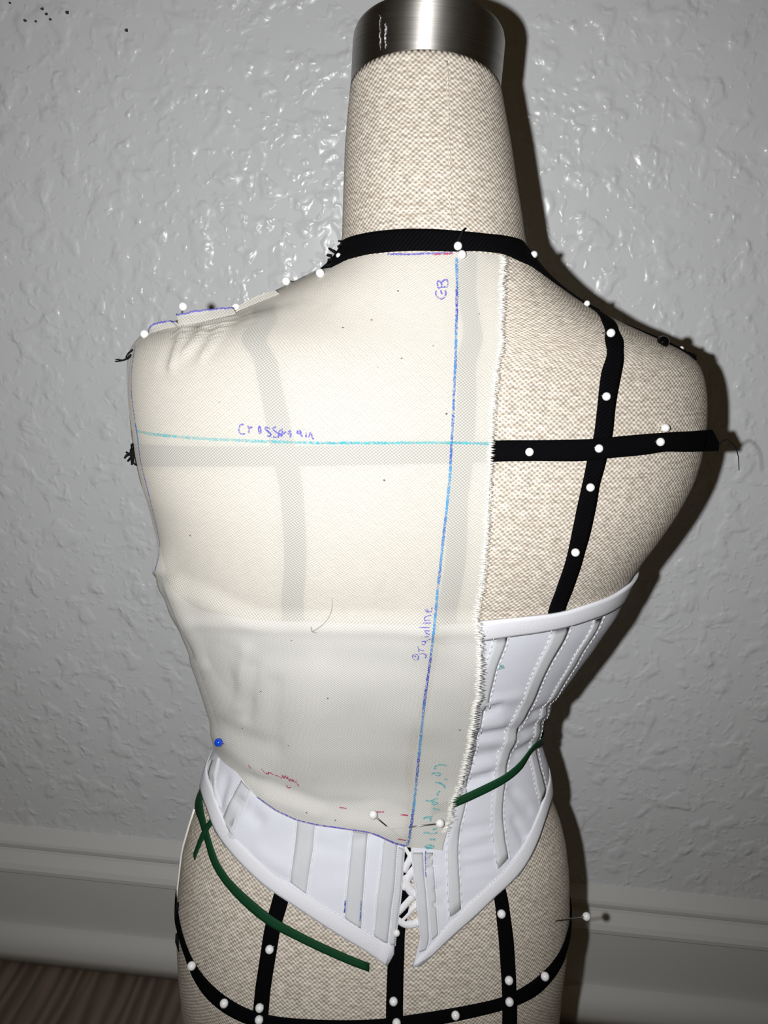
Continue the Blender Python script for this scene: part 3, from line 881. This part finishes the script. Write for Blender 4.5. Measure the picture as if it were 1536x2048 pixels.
for E in ([(1098, 1590), (1078, 1636), (1050, 1688), (1010, 1736), (960, 1784), (905, 1838), (876, 1868)],):
    e = resample(to_ij([(x - 4, y) for x, y in E]), 110)
    for k in range(0, 109, 2):
        stitches.append(tube_data([bpos(*e[k], CB_BASE + 0.0003), bpos(*(e[k + 1]), CB_BASE + 0.0003)], 0.00017, 4))
tag(mesh_obj('stitching', *merge(stitches), M['stitch'], corset), kind='stuff')


def surf_pts(pts, h):
    return [bpos(*pij(x, y), h) for x, y in pts]


for pts, r in [(((789, 1834), (797, 1840), (808, 1848), (820, 1850), (832, 1847), (842, 1842)), 0.0019), (((788, 1830), (800, 1820), (815, 1803), (828, 1790), (838, 1782)), 0.0020),
               (((802, 1842), (812, 1832), (824, 1818), (838, 1806)), 0.0014),
               (((805, 1752), (812, 1764), (818, 1778), (830, 1792)), 0.0022), (((805, 1778), (812, 1762), (822, 1744), (832, 1732)), 0.0021),
               (((806, 1742), (813, 1730), (822, 1712), (830, 1700)), 0.0020), (((806, 1690), (813, 1700), (822, 1716), (832, 1734)), 0.0015)]:
    v, f = tube_data(resample(surf_pts(pts, -0.0005), 14), r * 0.95, 10)
    mesh_obj('lace', v, f, M['cord'], corset)
# pencil guide marks on the corset
for pts, w, mt in [(((849, 1697), (849, 1722), (850, 1752)), 0.0005, 'ink_violet'), (((691, 1798), (689, 1822)), 0.0006, 'ink_blue'), (((722, 1798), (720, 1838)), 0.0005, 'ink_blue'),
                   (((996, 1331), (998, 1322), (1003, 1329)), 0.0013, 'ink_cyan')]:
    e = resample(to_ij(pts), 16)
    V, Fc = [], []
    for k in range(len(e)):
        tv = e[min(k + 1, len(e) - 1)] - e[max(k - 1, 0)]
        X, Y, _ = proj(bpos(*e[k])); h = CB_BASE + corset_h(X, Y) + 0.0007
        p = bpos(*e[k], h); q = bpos(*(e[k] + 0.1 * tv), h); t = q - p; t /= np.linalg.norm(t) + 1e-12
        n_ = samp(BN, *e[k]); s_ = np.cross(t, n_); s_ /= np.linalg.norm(s_) + 1e-12
        V += [p - s_ * w / 2, p + s_ * w / 2]
    Fc = [(2 * k, 2 * k + 1, 2 * k + 3, 2 * k + 2) for k in range(len(e) - 1)]
    mesh_obj('pen_mark', V, Fc, M[mt], panel_r if pts[0][0] > 815 else panel_l)

# ------------------------------------------------------------------ green ribbon
rib = empty('green_ribbon', tuple(bpos(*pij(1000, 1562))))
tag(rib, 'narrow dark green ribbon around the waist with two loose tails on the left hip', 'ribbon')
RB = dict(thick=0.0004, m=3)
iW, jW = pij(1066, 1493)
band('waist_band', [(862, 1614), (885, 1606), (913, 1596), (964, 1572), (1015, 1547), (1050, 1516), (1066, 1488), ('ij', iW - 1, jW + 16), ('ij', iW, jt(178))],
     [(864, 1631), (888, 1623), (916, 1612), (968, 1588), (1020, 1560), (1054, 1527), (1067, 1497), ('ij', iW + 4, jW + 16), ('ij', iW + 5, jt(178))], M['green'], rib, base=CB_BASE + 0.0008, n=50, **RB)
band('ribbon_tail', [(398, 1572), (403, 1591), (410, 1640), (420, 1676), (435, 1722), (454, 1752), (501, 1798), (544, 1833), (604, 1867), (667, 1897), (739, 1927)],
     [(391, 1575), (393, 1591), (399, 1642), (409, 1680), (423, 1728), (442, 1761), (489, 1813), (534, 1850), (598, 1883), (661, 1913), (738, 1944)], M['green'], rib, base=0.0007, n=60, **RB)
band('ribbon_tail', [(427, 1644), (416, 1660), (404, 1682), (388, 1720)], [(421, 1636), (407, 1655), (396, 1680), (386, 1708)], M['green'], rib, base=0.0013, n=20, **RB)

# ------------------------------------------------------------------ muslin drape
FOLDS = [((372, 650), (345, 735), 9, .0012), ((356, 660), (335, 740), 9, -.0010), ((430, 655), (385, 720), 8, -.0010), ((415, 660), (372, 712), 7, .0009), ((470, 640), (425, 710), 9, -.0009), ((450, 650), (410, 715), 8, .0008),
         ((480, 620), (640, 590), 22, -.0010), ((505, 640), (620, 600), 20, .0006),
         ((335, 1150), (392, 1300), 9, -.0016), ((360, 1160), (420, 1320), 14, .0010), ((500, 1290), (490, 1400), 14, .0009), ((515, 1320), (505, 1420), 12, -.0008), ((440, 1310), (500, 1400), 22, -.0010),
         ((460, 1440), (560, 1480), 18, -.0008), ((450, 1460), (530, 1530), 18, .0008), ((640, 1600), (800, 1615), 16, -.0009), ((520, 1545), (620, 1590), 16, -.0008), ((540, 1590), (640, 1620), 15, .0009), ((700, 1640), (800, 1660), 16, .0009),
         ((400, 1235), (960, 1247), 13, .0007), ((420, 1290), (900, 1320), 26, -.0005), ((850, 1240), (840, 1420), 40, .0012), ((640, 1330), (620, 1520), 40, .0009), ((720, 1420), (760, 1580), 40, -.0007), ((560, 1350), (560, 1460), 16, -.0006)]


def muslin_off(X, Y, i, j):
    y0 = 1215 - 75 * (1 - sstep(340, 560, X))
    h = 0.0012 + 0.0028 * sstep(y0, y0 + 40, Y)
    edge = np.interp(Y, [500, 750, 1000, 1250, 1400, 1540, 1640, 1700], [1011, 1000, 982, 965, 943, 918, 905, 890])
    h += 0.0035 * sstep(edge - 130, edge, X) * sstep(1240, 1330, Y) * (1 - sstep(1560, 1690, Y))
    h += 0.0008 * sstep(edge - 40, edge, X)
    h += 0.0030 * sstep(1250, 1420, Y) * (1 - sstep(1480, 1640, Y)) * math.exp(-((X - 690) / 190.0) ** 2)     # bridges the hollow of the waist
    h += 0.0062 * math.exp(-((X - 322) / 26.0) ** 2 - ((Y - 1152) / 42.0) ** 2)
    h += 0.0022 * math.exp(-((X - 350) / 30.0) ** 2 - ((Y - 1235) / 50.0) ** 2)
    for a, b, w, amp in FOLDS:
        if min(a[0], b[0]) - 3 * w < X < max(a[0], b[0]) + 3 * w and min(a[1], b[1]) - 3 * w < Y < max(a[1], b[1]) + 3 * w:
            h += 1.35 * amp * gauss_seg(X, Y, a, b, w)
    h += 0.00015 * noise.noise(Vector((X * 0.015, Y * 0.015, 0.0)))
    return max(h, 0.0009 + 0.0025 * sstep(y0, y0 + 40, Y))


M_ARM = [(272, 680), (265, 704), (260, 748), (261, 792), (268, 846), (272, 868), (278, 919), (287, 956), (298, 999), (311, 1047), (322, 1085), (330, 1112), (337, 1150)]
M_SIDE = [(337, 1154, -10, 0), (358, 1210, -10, 0), (376, 1260, -10, 0), (400, 1320, -8, 0), (424, 1390, -7, 0), (444, 1458, -5, 0), (447, 1490, -1, 0)]
M_BOT = [(452, 1504), (472, 1542), (490, 1567), (516, 1596), (552, 1623), (593, 1642), (635, 1652), (693, 1660), (739, 1667), (756, 1673), (781, 1685), (810, 1694), (849, 1697), (884, 1701)]
M_FRAY = [(892, 1668), (899, 1640), (906, 1600), (912, 1540), (928, 1460), (937, 1400), (949, 1320), (958, 1260), (963, 1180), (971, 1100), (974, 1040), (978, 960), (983, 869), (986, 824), (994, 750), (1001, 660), (1003, 630), (1006, 576), (1008, 540), (1006, 510)]
M_NECK = [(950, 504), (907, 505), (833, 504), (779, 506), (732, 511), (689, 522), (664, 535)]
iN, iT = pij(655, 545)[0], pij(285, 690)[0]
M_SHO = [('ij', i, jt(q)) for i, q in zip(np.linspace(iN, iT - 3, 9), np.linspace(-94, -98, 9))]
mus_poly = to_ij(M_ARM + M_SIDE + M_BOT + M_FRAY + M_NECK + M_SHO, lambda x, y: muslin_off(x, y, 0, 0) if x > 460 else 0.0)
V, Fq, UV = patch(mus_poly, 0.0016, muslin_off)
Fq = orient(V, Fq)
mus = empty('muslin_drape', tuple(bpos(*pij(700, 1100))))
tag(mus, 'cream muslin cloth pinned over the left back, marked with blue grain lines', 'fabric')
mus_mesh = mesh_obj('cloth', V, Fq, M['muslin'], mus, UV)
MBVH = BVHTree.FromPolygons([tuple(p) for p in V], Fq)


def mhit(x, y, lift=0.0, bvh=None):
    X = x
    for k in range(60):
        d = ray(X, y)
        loc, nrm, idx, dist = (bvh or MBVH).ray_cast(Vector(CAM), Vector(d))
        if loc is not None:
            n_ = np.array(nrm); dd = d / np.linalg.norm(d)
            if n_ @ dd > 0: n_ = -n_
            p = np.array(loc)
            if X != x:
                p = CAM + ray(x, y) * ((p - CAM) @ _F)
            return p - dd * lift, n_
        X += 1.5 if x < 800 else -1.5
    return None, None


def stroke_data(pts, wpx, lift=0.0003, smooth=True, dens=4.0):
    pts = np.asarray(pts, float)
    Ln = np.sum(np.linalg.norm(np.diff(pts, axis=0), axis=1))
    n = max(3, int(Ln / dens))
    pts = resample(pts, n) if smooth else pts
    V, Fc, row = [], [], []
    for k in range(len(pts)):
        p, n_ = mhit(*pts[k], lift)
        if p is None: continue
        t = pts[min(k + 1, len(pts) - 1)] - pts[max(k - 1, 0)]
        t3 = _R * t[0] + _D * t[1]; t3 -= n_ * (t3 @ n_); t3 /= np.linalg.norm(t3) + 1e-12
        s_ = np.cross(t3, n_); w = wpx * ((p - CAM) @ _F) / FPX * random.uniform(0.8, 1.15)
        row.append(len(V)); V += [p - s_ * w / 2, p + s_ * w / 2]
    Fc = [(row[k], row[k] + 1, row[k + 1] + 1, row[k + 1]) for k in range(len(row) - 1)]
    return V, Fc


def ink(name, strokes, w, mat, label=None, **kw):
    V, Fc = merge([stroke_data(s, w, **kw) for s in strokes])
    o = mesh_obj(name, V, Fc, M[mat], mus_mesh, smooth=False)
    if label: o['label'] = label
    return o


def tr(pts, ox, oy, k):
    return [(ox + x * k, oy + y * k) for x, y in pts]


ink('grain_line', [[(913, 515), (914, 560), (913, 640), (911, 720), (908, 780), (905, 860), (903, 885), (900, 950), (893, 1020), (885, 1090), (880, 1140), (875, 1180), (869, 1250), (862, 1310), (855, 1360), (848, 1410), (842, 1470), (838, 1510), (831, 1580), (824, 1640), (818, 1680), (813, 1692)]], 5.5, 'ink_blue', 'vertical blue pen grain line')
ink('cross_grain_line', [[(275, 862), (300, 868), (360, 874), (430, 879), (480, 881), (560, 884), (640, 886), (760, 886), (860, 885), (940, 886), (985, 888)]], 6, 'ink_cyan', 'horizontal cyan pen line')
ink('cross_grain_line', [[(630, 886.5), (760, 886.5), (860, 885.5), (940, 886.5), (985, 888.5)]], 2.2, 'ink_teal', lift=0.0005)
k = 0.15625
ink('handwriting', [tr(p, 440, 820, k) for p in [
    [(305, 185), (265, 185), (240, 230), (240, 275), (270, 310), (320, 305)], [(350, 205), (375, 240), (370, 300)], [(375, 240), (395, 215), (412, 228)],
    [(510, 205), (488, 235), (500, 290), (515, 310), (528, 280), (515, 215)], [(635, 240), (600, 220), (570, 235), (610, 270), (655, 310), (640, 340), (600, 335)],
    [(715, 215), (670, 240), (700, 270), (755, 310), (745, 350), (680, 345)], [(800, 240), (755, 275), (765, 325), (800, 310), (795, 260), (800, 330), (780, 350)],
    [(815, 310), (830, 285), (850, 285)], [(905, 262), (868, 290), (880, 315), (910, 290), (905, 340), (885, 345)], [(985, 275), (1025, 258), (1035, 300), (995, 305), (985, 275)], [(1035, 275), (1040, 320), (1055, 345)],
    [(1072, 245), (1080, 255)], [(1098, 290), (1100, 350)], [(1138, 352), (1150, 292), (1172, 290), (1175, 330), (1196, 378)]]], 3.6, 'ink_violet', 'handwritten word Crossgrain', dens=1.6)
k = 0.1172
ink('handwriting', [tr(p, 780, 1180, k) for p in [
    [(390, 1165), (380, 1130), (410, 1095), (455, 1095), (490, 1140), (475, 1195), (430, 1205), (390, 1165)], [(415, 1120), (450, 1160)], [(490, 1100), (560, 1080), (620, 1110), (612, 1158), (590, 1165)],
    [(470, 960), (495, 1020), (580, 1042)], [(495, 1020), (480, 1070)], [(540, 885), (590, 868), (612, 915), (565, 945), (540, 910)], [(600, 885), (650, 855), (690, 835)],
    [(580, 800), (660, 795)], [(540, 800), (548, 802)], [(590, 690), (620, 745), (680, 760)], [(600, 690), (650, 700), (690, 690)], [(500, 640), (690, 640)], [(560, 568), (700, 565)], [(518, 570), (526, 572)],
    [(580, 520), (690, 520)], [(585, 520), (590, 460), (640, 445), (705, 430)], [(645, 385), (600, 350), (585, 325), (625, 325), (650, 370), (690, 385), (718, 345), (708, 295)]]], 2.6, 'ink_violet', 'handwritten word grainline', dens=1.6)
ink('handwriting', [tr(p, 820, 480, k) for p in [
    [(450, 860), (435, 930), (480, 990), (530, 1012), (590, 980), (615, 920), (600, 850)], [(480, 825), (560, 800), (635, 805)], [(480, 820), (460, 720), (490, 690), (540, 735), (540, 800)],
    [(545, 720), (580, 680), (625, 668), (655, 720), (635, 800)], [(525, 850), (532, 890), (550, 925)]]], 3.2, 'ink_violet', 'handwritten letters CB', dens=1.6)
k = 0.1074
ink('handwriting', [tr(p, 820, 1500, k) for p in [
    [(475, 365), (458, 310), (520, 280), (610, 275), (690, 300)], [(400, 450), (470, 420), (550, 428)], [(460, 465), (545, 480), (570, 440)], [(640, 540), (690, 560)], [(470, 603), (550, 612), (630, 655), (650, 710)],
    [(520, 855), (505, 805), (560, 770)], [(285, 940), (380, 955), (440, 930), (515, 903)], [(405, 990), (460, 960), (530, 988), (430, 1022), (405, 990)], [(430, 1085), (470, 1100), (550, 1122)],
    [(245, 1285), (310, 1250), (430, 1240)], [(360, 1285), (390, 1268), (382, 1330)], [(250, 1540), (340, 1538), (400, 1562), (520, 1540)], [(420, 1482), (495, 1468)], [(370, 1670), (480, 1665)],
    [(270, 1808), (340, 1772), (450, 1790), (445, 1825), (300, 1828)]]], 4.2, 'ink_teal', 'faded teal handwriting along the frayed edge', dens=1.6)
k = 0.169
ink('handwriting', [tr(p, 500, 1510, k) for p in [
    [(135, 165), (170, 205), (215, 232), (220, 200), (260, 225), (300, 240), (340, 255), (375, 280), (385, 235), (405, 285), (415, 235), (438, 290), (442, 250), (470, 318), (480, 275), (497, 320), (505, 285), (530, 335), (545, 300), (560, 345), (580, 372)],
    [(430, 355), (455, 402), (462, 378), (492, 388)], [(-20, 120), (10, 160)]]] + [[(679, 1615), (693, 1617)], [(752, 1624), (768, 1624)], [(801, 1629), (816, 1631)], [(795, 1678), (812, 1681)]], 2.8, 'ink_red', 'red handwritten word waistline and dashes', dens=1.6)
ink('edge_line', [[(514, 1594), (552, 1621), (593, 1640), (635, 1650), (693, 1658), (739, 1665), (756, 1671), (781, 1683), (810, 1692)]], 3.0, 'ink_violet', dens=4)
ink('edge_line', [[(748, 1668), (760, 1673), (781, 1683), (796, 1689), (811, 1692)]], 4.0, 'ink_violet', lift=0.0005)
ink('edge_line', [[(270, 690), (262, 748), (263, 792), (270, 846), (274, 868), (280, 919), (289, 956), (300, 999), (312, 1047), (319, 1085), (318, 1110), (308, 1148)]], 3.6, 'ink_violet')
ink('edge_line', [[(270, 846), (274, 868), (277, 890)]], 6, 'ink_blue', lift=0.0005)
ink('edge_line', [[(775, 508), (815, 509), (850, 507), (905, 506)]], 4.0, 'ink_violet')
ink('edge_line', [[(868, 509), (885, 508), (905, 507)]], 3.5, 'ink_red', lift=0.0005)

# seam allowance standing up along the shoulder ridge
def ridge_flap(base, top):
    n = 24
    b, t = resample(base, n), resample(top, n)
    V = []
    for k in range(n):
        p, _n = mhit(b[k][0], b[k][1] + 6)
        dep = (p - CAM) @ _F
        V += [at_depth(*b[k], dep + 0.0005), at_depth(*((b[k] + t[k]) / 2), dep + 0.0012), at_depth(t[k][0], t[k][1] + random.uniform(-1.2, 1.2), dep + 0.002)]
    Fc = [(3 * k + m_, 3 * k + m_ + 1, 3 * k + m_ + 4, 3 * k + m_ + 3) for k in range(n - 1) for m_ in (0, 1)]
    uv = [(q[0], q[2]) for q in V]
    o = mesh_obj('seam_allowance', V, Fc, M['muslin'], mus, uv)
    return o, [V[3 * k + 2] for k in range(n)]


for base, top, inkk in [([(470, 625), (510, 608), (560, 588)], [(478, 610), (510, 593), (550, 581)], False),
                        ([(358, 652), (400, 645), (472, 628)], [(353, 630), (375, 626), (400, 621), (440, 618), (466, 616)], True),
                        ([(298, 668), (330, 658), (362, 652)], [(298, 660), (304, 650), (320, 645), (350, 642)], True)]:
    o, top3 = ridge_flap(base, top)
    if inkk:
        v, f = tube_data(top3, 0.00035, 5)
        mesh_obj('edge_line', v, f, M['ink_violet'], mus)

# frayed threads along the right edge
fr = []
FE = resample(M_FRAY, 620)
for k in range(1, 619):
    x, y = FE[k]
    hits = [dx for dx in range(-14, 30, 2) if MBVH.ray_cast(Vector(CAM), Vector(ray(x + dx, y)))[0] is not None]
    if not hits: continue
    x += hits[-1]
    for rep in range(1 if k % 2 else 2):
        x0, y0 = x - random.uniform(2, 9), y + random.uniform(-1.5, 1.5)
        p, n_ = mhit(x0, y0, 0.0002)
        if p is None: continue
        dep = (p - CAM) @ _F
        Ln = random.uniform(7, 10.5) if random.random() < 0.92 else random.uniform(10, 15)
        sl = random.uniform(-0.12, 0.22) + 0.25 * noise.noise(Vector((0, y * 0.02, 5)))
        fr.append(tube_data([p, at_depth(x0 + Ln * 0.6, y0 + Ln * sl * 0.4, dep - 0.0003), at_depth(x0 + Ln + 3, y0 + Ln * sl, dep + random.uniform(-0.0004, 0.0012))], 0.00019, 4, 0.5))
tag(mesh_obj('frayed_threads', *merge(fr), M['fray'], mus), 'raw frayed edge of cream threads', kind='stuff')
# black thread end at the left arm
dl = proj(bpos(*pij(275, 705)))[2]
bt = fray_tuft('loose_thread', [[at_depth(*q, dl + 0.001) for q in ((266, 699), (257, 706), (251, 715))], [at_depth(*q, dl + 0.001) for q in ((263, 711), (255, 717), (246, 721), (236, 719), (231, 719))],
                                [at_depth(*q, dl + 0.001) for q in ((263, 709), (250, 719), (240, 722), (230, 723))]], None, 0.00045)
tag(bt, 'short black thread ends poking out at the left shoulder edge', 'thread')

hp = [mhit(x, y, 0.0004)[0] for x, y in resample([(664, 1196), (665, 1214), (660, 1232), (648, 1248), (634, 1258), (624, 1264)], 16)]
hp2 = [mhit(x, y, 0.0004)[0] for x, y in resample([(622, 1254), (624, 1264), (634, 1266)], 9)]
tag(mesh_obj('thread_curl', *merge([tube_data(hp, 0.00011, 4), tube_data(hp2, 0.00016, 4)]), simple('grey_thread', (0.35, 0.32, 0.27), 0.8)), 'fine grey thread curl lying on the muslin above the corset top line', 'thread')

# ------------------------------------------------------------------ pins
HEAD = {}


def pin_mesh(mat, r):
    key = (mat, round(r, 5))
    if key not in HEAD:
        bm = bmesh.new(); bmesh.ops.create_uvsphere(bm, u_segments=20, v_segments=12, radius=r)
        me = bpy.data.meshes.new('pin_head'); bm.to_mesh(me); bm.free()
        me.polygons.foreach_set('use_smooth', [True] * len(me.polygons)); me.materials.append(M[mat]); HEAD[key] = me
    return HEAD[key]


ALL = [o for o in COL.objects if o.type == 'MESH' and o.name.split('.')[0] in ('torso', 'tape', 'right_panel', 'left_panel', 'binding', 'cloth', 'boning_channel', 'waist_band')]
vv, ff = [], []
bpy.context.view_layer.update()
for o in ALL:
    b = len(vv); mw = o.matrix_world
    vv += [mw @ q.co for q in o.data.vertices]; ff += [tuple(k + b for k in p.vertices) for p in o.data.polygons]
ABVH = BVHTree.FromPolygons(vv, ff)


def pin(x, y, label, mat='pin_white', d_px=17, entry=None, rise=0.9, back=0.0, group='ball head pins'):
    """ball-head pin: head at a pixel of the photo resting on the surface, shaft pushed into the form"""
    p, n_ = mhit(*(entry or (x, y)), 0.0, ABVH)
    if p is None: p, n_ = mhit(x, y + 12, 0.0, ABVH); p = at_depth(x, y, (p - CAM) @ _F)
    dep = (p - CAM) @ _F
    r = d_px * dep / FPX / 2
    r = min(max(r, 0.0009), 0.0024)
    dd = ray(x, y); dd = dd / np.linalg.norm(dd)
    if entry is None:
        c = p - dd * (rise * r / max(0.35, abs(dd @ n_))) + dd * back
        tip = AX + bz * (c[2] + random.uniform(-.008, .002)) - c
        tip = c + tip / np.linalg.norm(tip) * 0.022
    else:
        e, en = mhit(*entry, 0.0, ABVH)
        c = at_depth(x, y, (e - CAM) @ _F - entry_lift)
        t = e - c; t /= np.linalg.norm(t)
        tip = e + t * 0.012
    root = empty('pin', tuple(c))
    tag(root, label, 'pin', group)
    h = bpy.data.objects.new('pin_head', pin_mesh(mat, r)); COL.objects.link(h); h.parent = root
    v, f = tube_data([np.zeros(3), (tip - c) * 0.5, tip - c], 0.00032, 6)
    s = mesh_obj('pin_shaft', v, f, M['pin_steel']); s.parent = root
    return root


entry_lift = 0.0
pin(916, 492, 'white pin on the neck tape, upper of the touching pair at centre back')
pin(924, 509, 'white pin at the top of the blue grain line, lower of the touching pair')
pin(1068, 509, 'white pin at the right end of the neck tape', d_px=14, back=0.001)
pin(677, 511, 'white pin half buried in the frayed left end of the neck tape', d_px=10, rise=0.1)
pin(640, 546, 'white pin on the left shoulder seam just below the neck tape', back=0.001)
pin(572, 562, 'white pin on the left shoulder seam, second from the neck', back=0.001)
pin(472, 615, 'white pin on the left shoulder seam at mid shoulder', back=0.0005)
entry_lift = 0.002
pin(366, 613, 'white pin standing upright above the left shoulder, its shaft showing', entry=(361, 652))
entry_lift = 0.0
pin(289, 668, 'white pin at the left shoulder tip, above the armhole corner')
pin(1174, 607, 'white pin peeking over the right shoulder seam', d_px=12, back=0.002)
pin(1222, 666, 'white pin at the top of the right shoulder blade tape')
pin(1213, 793, 'white pin on the right shoulder blade tape between shoulder and cross tape')
pin(1198, 897, 'white pin where the two black tapes cross on the right')
pin(1059, 904, 'white pin on the cross back tape beside the frayed muslin edge')
pin(1331, 856, 'white pin on the upper edge of the cross back tape near the right arm')
pin(1321, 884, 'white pin within the cross back tape near the right arm, lower of the pair')
pin(1181, 975, 'white pin on the right shoulder blade tape just below the crossing')
pin(1151, 1105, 'white pin low on the right shoulder blade tape above the corset')
pin(1326, 684, 'glossy black pin on the right shoulder seam', 'pin_black', d_px=25)
pin(1363, 697, 'small pale pin behind the right shoulder tape end', d_px=9, back=0.002)
pin(539, 1899, 'white pin on the left hip tape below the green ribbon')
pin(519, 2016, 'white pin on the left hip tape where it meets the hip line')
pin(518, 2040, 'white pin on the hip line directly under the left hip tape')
pin(448, 2007, 'white pin on the hip line left of the left hip tape')
pin(383, 1932, 'white pin on the hip line at the far left side')
pin(793, 1866, 'white pin half hidden beside the left corset point', d_px=14, rise=0.6)
pin(787, 2003, 'white pin on the centre back tape below the corset')
pin(793, 2046, 'white pin at the bottom of the centre back tape on the hip line')
pin(911, 2031, 'white pin on the hip line between the centre and right hip tapes')
pin(1003, 1828, 'white pin at the top of the right hip tape under the corset hem')
pin(1018, 1961, 'white pin on the right hip tape just above the hip line')
pin(1019, 2004, 'white pin where the right hip tape crosses the hip line')
pin(1090, 1953, 'white pin on the hip line right of the right hip tape')
entry_lift = 0.003
pin(746, 1630, 'white pin near the muslin hem, left of the grain line, shaft pointing down right', entry=(772, 1651))
pin(880, 1647, 'white pin at the frayed hem corner, long shaft lying across to the grain line', entry=(820, 1654))
entry_lift = 0.001
pin(437, 1485, 'blue pin at the left waist where the muslin side seam ends', 'pin_blue', entry=(448, 1487))
entry_lift = -0.010
pin(1173, 1833, 'white pin sticking far out of the right hip side', entry=(1112, 1842))

# side seam piping on the left hip
v, f = tube_data([bpos(i, jt(-86), 0.0003) for i in np.linspace(pij(390, 1620)[0], NV - 2, 30)], 0.0006, 6)
mesh_obj('side_seam', v, f, M['fray'], form)
# centre back neck seam
pts = resample(to_ij([(894, 122), (897, 200), (899, 300), (902, 400), (904, 456)]), 30)
v, f = tube_data([bpos(*q, -0.00015) for q in pts], 0.0004, 6)
mesh_obj('neck_seam', v, f, M['linen'], form, uvs=[(q[0], q[2]) for q in v])
